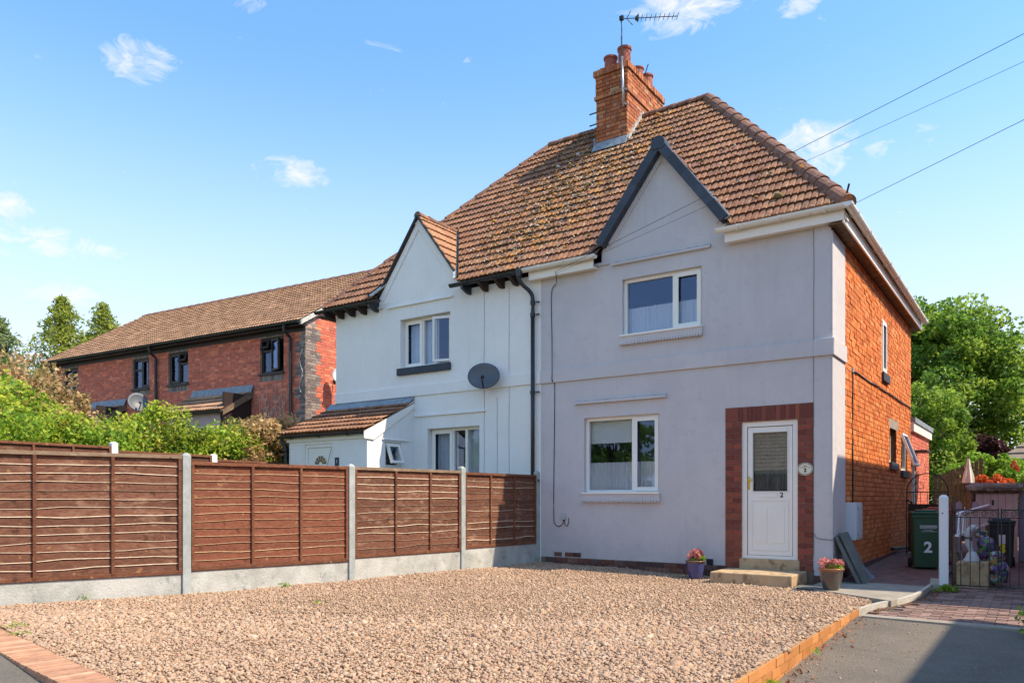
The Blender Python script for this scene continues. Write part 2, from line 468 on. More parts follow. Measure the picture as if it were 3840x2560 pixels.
leaf_mat('leaf_tree', [(.055, .105, .016), (.12, .22, .028), (.19, .32, .04), (.27, .40, .05), (.38, .46, .065), (.23, .35, .045)], .46)
leaf_mat('leaf_hedge', [(.06, .11, .02), (.14, .24, .028), (.26, .40, .04), (.40, .50, .05), (.56, .55, .06), (.30, .42, .04), (.46, .30, .09)], .4)
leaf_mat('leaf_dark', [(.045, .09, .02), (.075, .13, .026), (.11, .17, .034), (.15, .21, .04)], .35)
leaf_mat('leaf_brown', [(.50, .31, .14), (.60, .40, .20), (.36, .21, .085), (.30, .26, .08), (.66, .45, .23)], .3)
leaf_mat('leaf_conifer', [(.22, .28, .045), (.33, .38, .06), (.44, .46, .085), (.12, .16, .035)], .4)
leaf_mat('leaf_blue', [(.14, .19, .07), (.21, .26, .085), (.27, .31, .10)], .35)
leaf_mat('leaf_red', [(.06, .02, .022), (.10, .03, .03), (.04, .018, .02), (.13, .055, .035)], .3)
leaf_mat('petal_pink', [(.62, .20, .19), (.70, .33, .29), (.50, .12, .13), (.72, .42, .36)], .3)
leaf_mat('petal_orange', [(.62, .13, .03), (.70, .20, .05), (.56, .09, .02)], .3)
leaf_mat('petal_red', [(.55, .03, .04), (.65, .06, .07)], .25)
leaf_mat('leaf_shrub', [(.16, .32, .03), (.25, .42, .045), (.36, .47, .05), (.12, .22, .03)], .45)


def glass_mat(name, tint, refl=1.0, rough=0.0, coat=(.95, .97, 1.0)):
    b = NB(name)
    lw = b.node('ShaderNodeLayerWeight')
    lw.inputs[0].default_value = .5
    f = b.math('POWER', lw.outputs['Facing'], 4.0)
    f = b.math('MINIMUM', b.math('ADD', b.math('MULTIPLY', f, .8), refl), 1.0)
    tr = b.node('ShaderNodeBsdfTransparent')
    b.put(tr.inputs[0], tint)
    gl = b.node('ShaderNodeBsdfGlossy')
    b.put(gl.inputs[0], coat)
    gl.inputs['Roughness'].default_value = rough
    ms = b.node('ShaderNodeMixShader')
    b.link(f, ms.inputs[0])
    b.link(tr.outputs[0], ms.inputs[1])
    b.link(gl.outputs[0], ms.inputs[2])
    b.link(ms.outputs[0], b.out.inputs[0])
    MATS[name] = b.m


glass_mat('glass', (.97, .98, .98), .075, coat=(.42, .58, .95))  # deep sky blue put into the reflection colour of the panes
glass_mat('glass_dark', (.80, .83, .82), .11)
b_ = NB('net')
tcn = b_.bsdf((.86, .86, .86), .9, alpha=.93, finish=False)
tl_ = b_.node('ShaderNodeBsdfTranslucent')
tl_.inputs[0].default_value = (.8, .82, .84, 1)
ms_ = b_.node('ShaderNodeMixShader')
ms_.inputs[0].default_value = .35
b_.link(tcn, ms_.inputs[1])
b_.link(tl_.outputs[0], ms_.inputs[2])
b_.link(ms_.outputs[0], b_.out.inputs[0])
MATS['net'] = b_.m
simple('added_door_backing', (.27, .29, .27), .9, nz=(6, .25))
simple('curtain', (.60, .62, .63), .95, nz=(5, .1))
simple('stained_glass', (.10, .10, .10), .2, cols=[(.12, .12, .11), (.30, .20, .04)])


def glaze_pot(name, low, rim):
    b = NB(name)
    sp = b.node('ShaderNodeSeparateXYZ')
    tc = b.node('ShaderNodeTexCoord')
    b.link(tc.outputs['Object'], sp.inputs[0])
    h = b.math('ADD', sp.outputs[2], b.math('MULTIPLY', b.noise(9, 3, .5), .05))
    f = b.rng(h, .265, .29)
    c = b.mix(f, b.mix(b.rng(b.noise(6, 4, .5, (1, 1, .5)), .4, .65), low[0], low[1]), rim)
    b.bsdf(c, .18, None, 0, .5, coat=.4)
    MATS[name] = b.m


glaze_pot('glaze_blue', ((.035, .05, .19, 1), (.085, .085, .20, 1)), (.15, .08, .05, 1))
glaze_pot('glaze_dark', ((.05, .055, .085, 1), (.12, .09, .07, 1)), (.30, .12, .045, 1))

# ------------------------------------------------------------------ mesh helpers
THING_LOC = {}


def link(ob, parent=None):
    COL.objects.link(ob)
    if parent is not None:
        ob.parent = parent
        if parent.name in THING_LOC:
            ob.matrix_parent_inverse = THING_LOC[parent.name].inverted()
    return ob


def tag(ob, label=None, cat=None, group=None, kind=None):
    if label:
        ob['label'] = label
    if cat:
        ob['category'] = cat
    if group:
        ob['group'] = group
    if kind:
        ob['kind'] = kind
    return ob


def thing(name, label, cat, loc=(0, 0, 0), group=None):
    e = bpy.data.objects.new(name, None)
    e.empty_display_size = .2
    e.location = loc
    COL.objects.link(e)
    THING_LOC[e.name] = Matrix.Translation(loc)
    return tag(e, label, cat, group)


class Fr:
    """a flat working frame: point o, direction eu along, z up, en outwards"""
    def __init__(s, o, eu, en):
        s.o, s.eu, s.en = Vector(o), Vector(eu).normalized(), Vector(en).normalized()

    def p(s, u, z, n=0.0):
        q = s.o + s.eu * u + s.en * n
        return (q.x, q.y, q.z + z)


BOXF = [(0, 1, 2, 3), (7, 6, 5, 4), (0, 4, 5, 1), (1, 5, 6, 2), (2, 6, 7, 3), (3, 7, 4, 0)]


class MB:
    def __init__(s):
        s.v, s.f, s.m, s.r = [], [], [], []

    def add(s, vs_, fs, m=0, r=0.0):
        k = len(s.v)
        s.v += [tuple(x) for x in vs_]
        s.f += [tuple(i + k for i in f) for f in fs]
        s.m += [m] * len(fs)
        s.r += [r] * len(fs)
        return s

    def box(s, x0, x1, y0, y1, z0, z1, m=0, r=0.0):
        return s.add([(x0, y0, z0), (x0, y1, z0), (x1, y1, z0), (x1, y0, z0), (x0, y0, z1), (x0, y1, z1), (x1, y1, z1), (x1, y0, z1)], BOXF, m, r)

    def fbox(s, fr, u0, u1, z0, z1, n0, n1, m=0, r=0.0):
        P = fr.p
        return s.add([P(u0, z0, n1), P(u0, z0, n0), P(u1, z0, n0), P(u1, z0, n1), P(u0, z1, n1), P(u0, z1, n0), P(u1, z1, n0), P(u1, z1, n1)], BOXF, m, r)

    def bar(s, p, q, w, h, up=(0, 0, 1), m=0, r=0.0):
        p, q = Vector(p), Vector(q)
        d = (q - p).normalized()
        up = Vector(up)
        sd_ = d.cross(up)
        if sd_.length < 1e-4:
            sd_ = d.cross(Vector((1, 0, 0)))
        sd_.normalize()
        u = sd_.cross(d).normalized()
        a, b = sd_ * w / 2, u * h / 2
        return s.add([p - a - b, p - a + b, p + a + b, p + a - b, q - a - b, q - a + b, q + a + b, q + a - b], [(3, 2, 1, 0), (4, 5, 6, 7), (1, 5, 4, 0), (2, 6, 5, 1), (3, 7, 6, 2), (0, 4, 7, 3)], m, r)

    def tube(s, pts, rr, n=8, m=0, cap=True):
        pts = [Vector(p) for p in pts]
        rings = []
        k0 = len(s.v)
        for i, p in enumerate(pts):
            d = (pts[min(i + 1, len(pts) - 1)] - pts[max(i - 1, 0)]).normalized()
            a = d.cross(Vector((0, 0, 1)))
            if a.length < 1e-3:
                a = d.cross(Vector((0, 1, 0)))
            a.normalize()
            b = a.cross(d)
            r = rr[i] if isinstance(rr, (list, tuple)) else rr
            rings.append([tuple(p + a * math.cos(2 * math.pi * j / n) * r + b * math.sin(2 * math.pi * j / n) * r) for j in range(n)])
        fs = []
        for i in range(len(pts) - 1):
            for j in range(n):
                fs.append((i * n + j, i * n + (j + 1) % n, (i + 1) * n + (j + 1) % n, (i + 1) * n + j))
        if cap:
            fs.append(tuple(range(n - 1, -1, -1)))
            fs.append(tuple((len(pts) - 1) * n + j for j in range(n)))
        return s.add([v for g in rings for v in g], fs, m)

    def lathe(s, prof, n=24, c=(0, 0, 0), m=0, sx=1.0, sy=1.0):
        vs_, fs = [], []
        for (r, z) in prof:
            for j in range(n):
                t = 2 * math.pi * j / n
                vs_.append((c[0] + r * sx * math.cos(t), c[1] + r * sy * math.sin(t), c[2] + z))
        for i in range(len(prof) - 1):
            for j in range(n):
                fs.append((i * n + j, i * n + (j + 1) % n, (i + 1) * n + (j + 1) % n, (i + 1) * n + j))
        return s.add(vs_, fs, m)

    def prism(s, poly, a, b, m=0, r=0.0):
        """poly: list of 3D points of one face; extruded from +a to +b (vectors)"""
        n = len(poly)
        a, b = Vector(a), Vector(b)
        v1 = [Vector(p) + a for p in poly]
        v2 = [Vector(p) + b for p in poly]
        fs = [tuple(range(n - 1, -1, -1)), tuple(range(n, 2 * n))] + [(i, (i + 1) % n, n + (i + 1) % n, n + i) for i in range(n)]
        return s.add(v1 + v2, fs, m, r)

    def build(s, name, mats, parent=None, smooth=False, bevel=0.0, rnd=False, label=None):
        me = bpy.data.meshes.new(name)
        me.from_pydata(s.v, [], s.f)
        if isinstance(mats, str):
            mats = [mats]
        for x in mats:
            me.materials.append(MATS[x])
        if len(mats) > 1:
            me.polygons.foreach_set('material_index', s.m)
        if smooth:
            me.polygons.foreach_set('use_smooth', [True] * len(me.polygons))
        if rnd:
            at = me.attributes.new('rnd', 'FLOAT', 'FACE')
            at.data.foreach_set('value', s.r)
        me.update()
        ob = bpy.data.objects.new(name, me)
        link(ob, parent)
        if bevel:
            bv = ob.modifiers.new('bevel', 'BEVEL')
            bv.width = bevel
            bv.segments = 2
            bv.limit_method = 'ANGLE'
        if label:
            ob['label'] = label
        return ob


def np_mesh(name, V, Fq, mat, parent=None, rnd=None, smooth=False):
    """big mesh from numpy arrays; Fq is (n,3) or (n,4)"""
    me = bpy.data.meshes.new(name)
    k = Fq.shape[1]
    me.vertices.add(len(V))
    me.vertices.foreach_set('co', V.astype(np.float32).ravel())
    me.loops.add(Fq.size)
    me.loops.foreach_set('vertex_index', Fq.astype(np.int32).ravel())
    me.polygons.add(len(Fq))
    me.polygons.foreach_set('loop_start', np.arange(0, Fq.size, k, dtype=np.int32))
    if smooth:
        me.polygons.foreach_set('use_smooth', np.ones(len(Fq), dtype=bool))
    me.update(calc_edges=True)
    me.materials.append(MATS[mat])
    if rnd is not None:
        at = me.attributes.new('rnd', 'FLOAT', 'FACE')
        at.data.foreach_set('value', rnd.astype(np.float32))
    ob = bpy.data.objects.new(name, me)
    link(ob, parent)
    return ob


UNIT = {}


def unit_box(matname):
    if matname not in UNIT:
        me = bpy.data.meshes.new('brick')
        c = .035
        b = MB().box(-.5, .5, -.5, .5, -.5, .5)
        me.from_pydata(b.v, [], b.f)
        me.materials.append(MATS[matname])
        UNIT[matname] = me
    return UNIT[matname]


def piece(name, matname, c, size, rotz=0.0, parent=None, tilt=0.0):
    ob = bpy.data.objects.new(name, unit_box(matname))
    ob.location = c
    ob.scale = size
    ob.rotation_euler = (0, tilt, rotz)
    link(ob, parent)
    return ob


CAMP = Vector((0, 0, 1.12))


def brick_cells(u0, u1, z0, z1, ch, pattern, holes, joint=.011):
    """cells of a bonded wall, clipped by rectangular holes"""
    out = []
    nrow = int(round((z1 - z0) / ch))
    ch = (z1 - z0) / nrow
    per = sum(pattern)
    for j in range(nrow):
        a, b = z0 + j * ch + joint / 2, z0 + (j + 1) * ch - joint / 2
        u = u0 - (0 if j % 2 == 0 else (pattern[0] + (pattern[1] if len(pattern) > 1 else 0)) / 2 if len(pattern) > 1 else pattern[0] / 2)
        k = 0
        while u < u1:
            L = pattern[k % len(pattern)]
            c0, c1 = max(u, u0) + joint / 2, min(u + L, u1) - joint / 2
            u += L
            k += 1
            segs = [(c0, c1)] if c1 - c0 > .02 else []
            for (h0, h1, g0, g1) in holes:
                if g0 < (a + b) / 2 < g1:
                    ns = []
                    for (s0, s1) in segs:
                        if h1 <= s0 or h0 >= s1:
                            ns.append((s0, s1))
                        else:
                            if h0 - s0 > .025:
                                ns.append((s0, h0))
                            if s1 - h1 > .025:
                                ns.append((h1, s1))
                    segs = ns
            for (s0, s1) in segs:
                out.append((s0, s1, a, b))
    return out


def lay_bricks(fr, cells, mat, parent, proud=.012, depth=.03, cap=300, jit=.004, rest=True):
    """nearest cells become brick objects, the others one stuff part"""
    items = []
    for (s0, s1, a, b) in cells:
        c = Vector(fr.p((s0 + s1) / 2, (a + b) / 2, 0))
        items.append(((c - CAMP).length, s0, s1, a, b))
    items.sort()
    rz = math.atan2(fr.eu.y, fr.eu.x)
    for (_, s0, s1, a, b) in items[:cap]:
        pr = proud + R.uniform(-jit, jit)
        c = fr.p((s0 + s1) / 2, (a + b) / 2, pr - depth / 2)
        piece('brick', mat, c, (s1 - s0, depth, b - a), rz, parent)
    if rest and len(items) > cap:
        mb = MB()
        for (_, s0, s1, a, b) in items[cap:]:
            mb.fbox(fr, s0, s1, a, b, proud - depth, proud + R.uniform(-jit, jit), 0, R.random())
        ob = mb.build('bricks', mat, parent, rnd=True)
        ob['kind'] = 'stuff'


def wall_holes(mb, fr, u0, u1, z0, z1, holes, depth=.1, m=0, n=0.0):
    us = sorted({u0, u1, *[h[0] for h in holes], *[h[1] for h in holes]})
    zs = sorted({z0, z1, *[h[2] for h in holes], *[h[3] for h in holes]})
    us = [u for u in us if u0 <= u <= u1]
    zs = [z for z in zs if z0 <= z <= z1]
    for i in range(len(us) - 1):
        for j in range(len(zs) - 1):
            cu, cz = (us[i] + us[i + 1]) / 2, (zs[j] + zs[j + 1]) / 2
            if any(h[0] < cu < h[1] and h[2] < cz < h[3] for h in holes):
                continue
            mb.add([fr.p(us[i], zs[j], n), fr.p(us[i + 1], zs[j], n), fr.p(us[i + 1], zs[j + 1], n), fr.p(us[i], zs[j + 1], n)], [(0, 1, 2, 3)], m)
    for (a, b, c, d) in holes:
        q = [(a, c), (b, c), (b, d), (a, d)]
        for i in range(4):
            p1, p2 = q[i], q[(i + 1) % 4]
            mb.add([fr.p(*p1, n), fr.p(*p2, n), fr.p(*p2, n - depth), fr.p(*p1, n - depth)], [(0, 1, 2, 3)], m)


def text_mesh(name, txt, size, fr, u, z, n, mat, parent, align='CENTER', bold=0.0, ext=.001):
    cu = bpy.data.curves.new(name, 'FONT')
    cu.body = txt
    cu.size = size
    cu.align_x = align
    cu.align_y = 'CENTER'
    cu.extrude = ext
    cu.offset = bold
    tmp = bpy.data.objects.new(name, cu)
    COL.objects.link(tmp)
    dg = bpy.context.evaluated_depsgraph_get()
    me = bpy.data.meshes.new_from_object(tmp.evaluated_get(dg))
    bpy.data.objects.remove(tmp)
    bpy.data.curves.remove(cu)
    me.name = name
    mtx = Matrix.Identity(4)
    nrm = fr.en
    up = Vector((0, 0, 1))
    for i in range(3):
        mtx[i][0], mtx[i][1], mtx[i][2] = fr.eu[i], up[i], nrm[i]
    p = fr.p(u, z, n)
    for i in range(3):
        mtx[i][3] = p[i]
    me.transform(mtx)
    me.materials.clear()
    me.materials.append(MATS[mat])
    ob = bpy.data.objects.new(name, me)
    link(ob, parent)
    return ob


def curve_pts(pts, n=8):
    """Catmull-Rom through points"""
    P = [Vector(p) for p in pts]
    out = []
    for i in range(len(P) - 1):
        p0, p1, p2, p3 = P[max(i - 1, 0)], P[i], P[i + 1], P[min(i + 2, len(P) - 1)]
        for k in range(n):
            t = k / n
            out.append(.5 * ((2 * p1) + (p2 - p0) * t + (2 * p0 - 5 * p1 + 4 * p2 - p3) * t * t + (3 * p1 - p0 - 3 * p2 + p3) * t ** 3))
    out.append(P[-1])
    return out


def gz(x, y):
    """height of the gravel surface"""
    t = min(1.0, max(0.0, (x + 7.4) / 4.2))
    z = -.10 * t
    return z + .012 * math.sin(x * 1.9 + .7) * math.sin(y * 1.3) + .008 * math.sin(x * 4.1) * math.cos(y * 3.3)


def dz_(x, y):
    """height of the asphalt drive"""
    return -.150 - .036 * (9.0 - y) if y < 9.0 else -.150 + .018 * (y - 9.0)
# ------------------------------------------------------------------ ground and paved surfaces
def struct(ob):
    ob['kind'] = 'structure'
    return ob


def grid_sheet(name, mat, x0, x1, y0, y1, step, zf, inside=None):
    nx, ny = max(1, int(round((x1 - x0) / step))), max(1, int(round((y1 - y0) / step)))
    V, F = [], []
    for j in range(ny + 1):
        for i in range(nx + 1):
            x, y = x0 + (x1 - x0) * i / nx, y0 + (y1 - y0) * j / ny
            V.append((x, y, zf(x, y)))
    for j in range(ny):
        for i in range(nx):
            if inside and not inside(x0 + (x1 - x0) * (i + .5) / nx, y0 + (y1 - y0) * (j + .5) / ny):
                continue
            a = j * (nx + 1) + i
            F.append((a, a + 1, a + nx + 2, a + nx + 1))
    mb = MB().add(V, F)
    return struct(mb.build(name, mat, smooth=True))


FENCE = [(-9.95, 1.15), (-9.13, 3.22), (-8.371, 5.302), (-7.85, 7.444), (-7.563, 9.541), (-7.43, 11.52)]


def fence_x(y):
    for (a, b) in zip(FENCE[:-1], FENCE[1:]):
        if y <= b[1]:
            return a[0] + (b[0] - a[0]) * (y - a[1]) / (b[1] - a[1])
    return FENCE[-1][0]


def paver_y(x):
    return 2.98 - .138 * (x + 7.49)


def apron_edge(x):
    return 10.72 - .68 * (x + 2.62)


def in_gravel(x, y):
    if y > 11.55 or x > -1.70 or y < paver_y(x) or x < fence_x(y) + .03:
        return False
    if x > -2.62 and y > apron_edge(x):
        return False
    if -3.98 < x < -2.62 and y > 10.72:
        return False
    return True


struct(MB().add([(-300, -300, -.42), (300, -300, -.42), (300, 400, -.42), (-300, 400, -.42)], [(0, 1, 2, 3)]).build('ground', 'lawn'))
grid_sheet('gravel_drive', 'gravel_base', -9.9, -1.68, 1.8, 11.56, .12, lambda x, y: gz(x, y) - .018, lambda x, y: in_gravel(x, y) or in_gravel(x, y + .1) or in_gravel(x - .06, y))
grid_sheet('neighbour_garden', 'lawn', -13.1, -7.4, -2, 11.56, .6, lambda x, y: -.06, lambda x, y: x < fence_x(y))
grid_sheet('asphalt_drive', 'asphalt', -1.66, .30, -1.2, 9.0, .3, dz_)


def zf_front(x, y):
    t = min(1, max(0, (x + 6.5) / 4.8))
    return -.035 - .27 * t - .02 * max(0, 2.0 - y)


grid_sheet('pavement', 'asphalt', -26, 16, -3.0, 3.6, .3, zf_front, lambda x, y: y < paver_y(x) - .02 and not (x > -1.8 and y > -1.2))
grid_sheet('road', 'asphalt', -60, 60, -9.5, -3.0, 3.0, lambda x, y: -.40)

# gravel stones: real pebbles, far past counting
PHI = (1 + 5 ** .5) / 2
ICO_V = np.array([(-1, PHI, 0), (1, PHI, 0), (-1, -PHI, 0), (1, -PHI, 0), (0, -1, PHI), (0, 1, PHI), (0, -1, -PHI), (0, 1, -PHI), (PHI, 0, -1), (PHI, 0, 1), (-PHI, 0, -1), (-PHI, 0, 1)]) / math.sqrt(1 + PHI * PHI)
ICO_F = np.array([(0, 11, 5), (0, 5, 1), (0, 1, 7), (0, 7, 10), (0, 10, 11), (1, 5, 9), (5, 11, 4), (11, 10, 2), (10, 7, 6), (7, 1, 8), (3, 9, 4), (3, 4, 2), (3, 2, 6), (3, 6, 8), (3, 8, 9), (4, 9, 5), (2, 4, 11), (6, 2, 10), (8, 6, 7), (9, 8, 1)])


def rot_mats(n, flat=.5):
    a = NR.uniform(0, 2 * np.pi, n)
    t1 = NR.normal(0, flat, n)
    t2 = NR.normal(0, flat, n)
    ca, sa, c1, s1, c2, s2 = np.cos(a), np.sin(a), np.cos(t1), np.sin(t1), np.cos(t2), np.sin(t2)
    Z = np.zeros(n)
    O = np.ones(n)
    Rz = np.stack([np.stack([ca, -sa, Z], -1), np.stack([sa, ca, Z], -1), np.stack([Z, Z, O], -1)], 1)
    Rx = np.stack([np.stack([O, Z, Z], -1), np.stack([Z, c1, -s1], -1), np.stack([Z, s1, c1], -1)], 1)
    Ry = np.stack([np.stack([c2, Z, s2], -1), np.stack([Z, O, Z], -1), np.stack([-s2, Z, c2], -1)], 1)
    return Rz @ Rx @ Ry


OCT_V = np.array([(1, 0, 0), (0, 1, 0), (-1, 0, 0), (0, -1, 0), (0, 0, 1), (0, 0, -1)], float)
OCT_F = np.array([(0, 1, 4), (1, 2, 4), (2, 3, 4), (3, 0, 4), (1, 0, 5), (2, 1, 5), (3, 2, 5), (0, 3, 5)])


def stones(name, pts, size, mat, flat=.45, parent=None, coarse=False):
    bv, bf = (OCT_V, OCT_F) if coarse else (ICO_V, ICO_F)
    k = len(bv)
    n = len(pts)
    sc = np.stack([NR.uniform(.75, 1.35, n), NR.uniform(.6, 1.0, n), NR.uniform(.4, .75, n)], 1) * size[:, None]
    V = bv[None] * (1 + NR.normal(0, .16, (n, k, 1)))
    V = V * sc[:, None, :]
    V = np.einsum('nij,nkj->nki', rot_mats(n, flat), V) + pts[:, None, :]
    F = bf[None] + (np.arange(n) * k)[:, None, None]
    return np_mesh(name, V.reshape(-1, 3), F.reshape(-1, 3), mat, parent, np.repeat(NR.random(n), len(bf)))


pts = []
cand = NR.uniform((-9.6, 1.9), (-1.70, 11.56), (215000, 2))
for x, y in cand:
    if in_gravel(x, y):
        pts.append((x, y, gz(x, y)))
pts = np.array(pts)
# fines and slightly larger stones lie in drifts
drift = .5 + .5 * np.sin(pts[:, 0] * 1.1 + 1.3 * np.sin(pts[:, 1] * .7)) * np.cos(pts[:, 1] * .9 + .6 * np.sin(pts[:, 0] * 1.7))
size = np.exp(NR.normal(math.log(.0122), .36, len(pts))) * (.84 + .34 * drift)
big = NR.random(len(pts)) < .012
size[big] *= 1.7
pts[:, 2] += NR.uniform(-.010, .006, len(pts))
near = (-.568 * pts[:, 0] + .823 * pts[:, 1]) < 7.6
for sel, nm, co, lab in ((near, 'gravel_stones', False, 'pinkish brown gravel covering the near half of the parking area'), (~near, 'gravel_stones', True, 'pinkish brown gravel covering the far half of the parking area')):
    g = stones(nm, pts[sel], size[sel], 'gravel_stone', .30, None, co)
    tag(g, lab, 'gravel', kind='stuff')

# brick paver strip between gravel and pavement
pv = struct(MB().prism([(-10.2, paver_y(-10.2), -.03), (-1.75, paver_y(-1.75), -.12), (-1.75, paver_y(-1.75) - .29, -.13), (-10.2, paver_y(-10.2) - .29, -.035)], (0, 0, -.1), (0, 0, 0)).build('paver_strip', 'mortar_pale'))
for i in range(98):
    x = -10.0 + i * .083
    y = paver_y(x) - .145
    zt = gz(x, y) * .75 - .004
    o = piece('paver', 'paver_rose', (x, y, zt - .03 + R.uniform(-.002, .002)), (.076, .272, .06), rad(-7.9) + R.uniform(-.006, .006), pv)

# block paving in front of the gate
bp = grid_sheet('block_paving', 'soil', -1.62, .30, 9.0, 12.25, .4, lambda x, y: dz_(x, y) - .012)
for j in range(32):
    y = 9.1 + j * .1 + .05
    for i in range(10):
        x = -1.6 + i * .2 + (.1 if j % 2 else 0)
        if x < -1.62 + (0 if y < 9.5 else .12 + .22 * min(1, (y - 9.5) / 1.2)):
            continue
        piece('paving_block', 'block_paving', (x + .1, y, dz_(x, y) - .025 + R.uniform(-.003, .003)), (.19, .09, .06), R.uniform(-.01, .01), bp)
struct(MB().add([(-1.6, 8.93, -.134), (.3, 8.82, -.134), (.3, 8.99, -.134), (-1.6, 9.10, -.134), (-1.6, 8.93, -.25), (.3, 8.82, -.25)], [(0, 1, 2, 3), (4, 5, 1, 0)]).build('concrete_edging', 'path_concrete'))
# yard behind the gate, side path, apron by the corner pot
grid_sheet('yard', 'path_red', -1.22, 1.2, 12.2, 30, .8, lambda x, y: -.10 + .004 * (y - 12))
grid_sheet('side_path', 'path_red', -2.46, -1.2, 11.9, 30, .6, lambda x, y: -.07 + .02 * min(8, y - 12))
ap = MB()
top = [(-2.62, 10.72), (-1.66, 10.07), (-1.46, 9.93), (-1.33, 10.55), (-1.28, 11.2), (-1.27, 11.95), (-2.62, 11.95)]
ap.prism([(x, y, 0) for x, y in top], (0, 0, -.2), (0, 0, -.072))
struct(ap.build('concrete_apron', 'path_concrete'))
# pale concrete edging curving to the white gate post
edp = curve_pts([(-1.70, 9.16, -.150), (-1.58, 9.75, -.135), (-1.40, 10.25, -.120), (-1.29, 10.9, -.105), (-1.255, 11.9, -.09), (-1.25, 12.3, -.09)], 14)
eb = MB()
for a, b in zip(edp[:-1], edp[1:]):
    eb.bar(a, b + (b - a) * .02, .042, .10)
tag(eb.build('edging_strip', 'white_edge'), 'pale concrete edging curving from the brick kerb to the white gate post', 'edging')

# brick retaining kerb along the drive
kb = thing('brick_kerb', 'low orange brick retaining kerb between gravel and asphalt drive', 'kerb', (-1.68, 5, -.3))
MB().box(-1.755, -1.668, 1.2, 9.12, -.48, -.095).build('mortar_core', 'mortar_light', kb)
frk = Fr((-1.66, 1.2, 0), (0, 1, 0), (1, 0, 0))
cells = brick_cells(0, 7.92, -.46, -.085, .075, [.225], [], .008)
lay_bricks(frk, cells, 'kerb_brick', kb, proud=0.0, depth=.07, cap=200, jit=.003, rest=False)
mt = MB()
for i in range(46):
    y = 1.6 + i * .165
    mt.box(-1.77 + R.uniform(-.01, .01), -1.672 + R.uniform(-.008, .004), y, y + .162, -.10, -.078 + R.uniform(-.004, .008))
mt.build('mortar_cap', 'gravel_base', kb)
kp = []
for i in range(420):
    y = R.uniform(3.6, 9.1)
    kp.append((R.uniform(-1.78, -1.675), y, -.072 + R.uniform(-.004, .008)))
tag(stones('kerb_stones', np.array(kp), np.exp(NR.normal(math.log(.015), .3, len(kp))), 'gravel_stone'), 'loose gravel spilled on top of the brick kerb', 'gravel', kind='stuff')

# loose grit on the tarmac
gp = [(-1.64 + abs(R.gauss(0, .35)), R.uniform(3.5, 8.9)) for i in range(900)] + [(R.uniform(-1.6, .2), R.uniform(3.5, 8.9)) for i in range(260)]
gp = np.array([(x, y, dz_(x, y) + .003) for x, y in gp if x < .25])
tag(stones('loose_grit', gp, np.exp(NR.normal(math.log(.005), .45, len(gp))), 'gravel_stone', .4, None, True), 'loose grit scattered over the asphalt drive', 'grit', kind='stuff')
# ------------------------------------------------------------------ the pair of houses
YW = 11.56
XR, XP, XL = -2.47, -7.36, -12.635          # right corner, party line, left corner
EY, EZ = 11.40, 5.235                        # front eave edge
RY, RZ = 14.90, 9.15                        # ridge
RS = (RZ - EZ) / (RY - EY)
XRE, XLE = -2.24, -12.87                    # side eave edges
RXR, RXL = -5.50, -9.24                     # ridge ends
YB = 19.45
F0 = Fr((0, YW, 0), (1, 0, 0), (0, -1, 0))  # front wall frame, u = world x
FS = Fr((XR, 0, 0), (0, 1, 0), (1, 0, 0))   # side wall frame, u = world y

house2 = thing('semi_detached_house', 'grey rendered half of the pair with white front door and orange brick side wall', 'house', (-4.9, 15.5, 0))
house1 = thing('semi_detached_house', 'white rendered half of the pair with lean-to porch and black gutters', 'house', (-10, 15.5, 0))


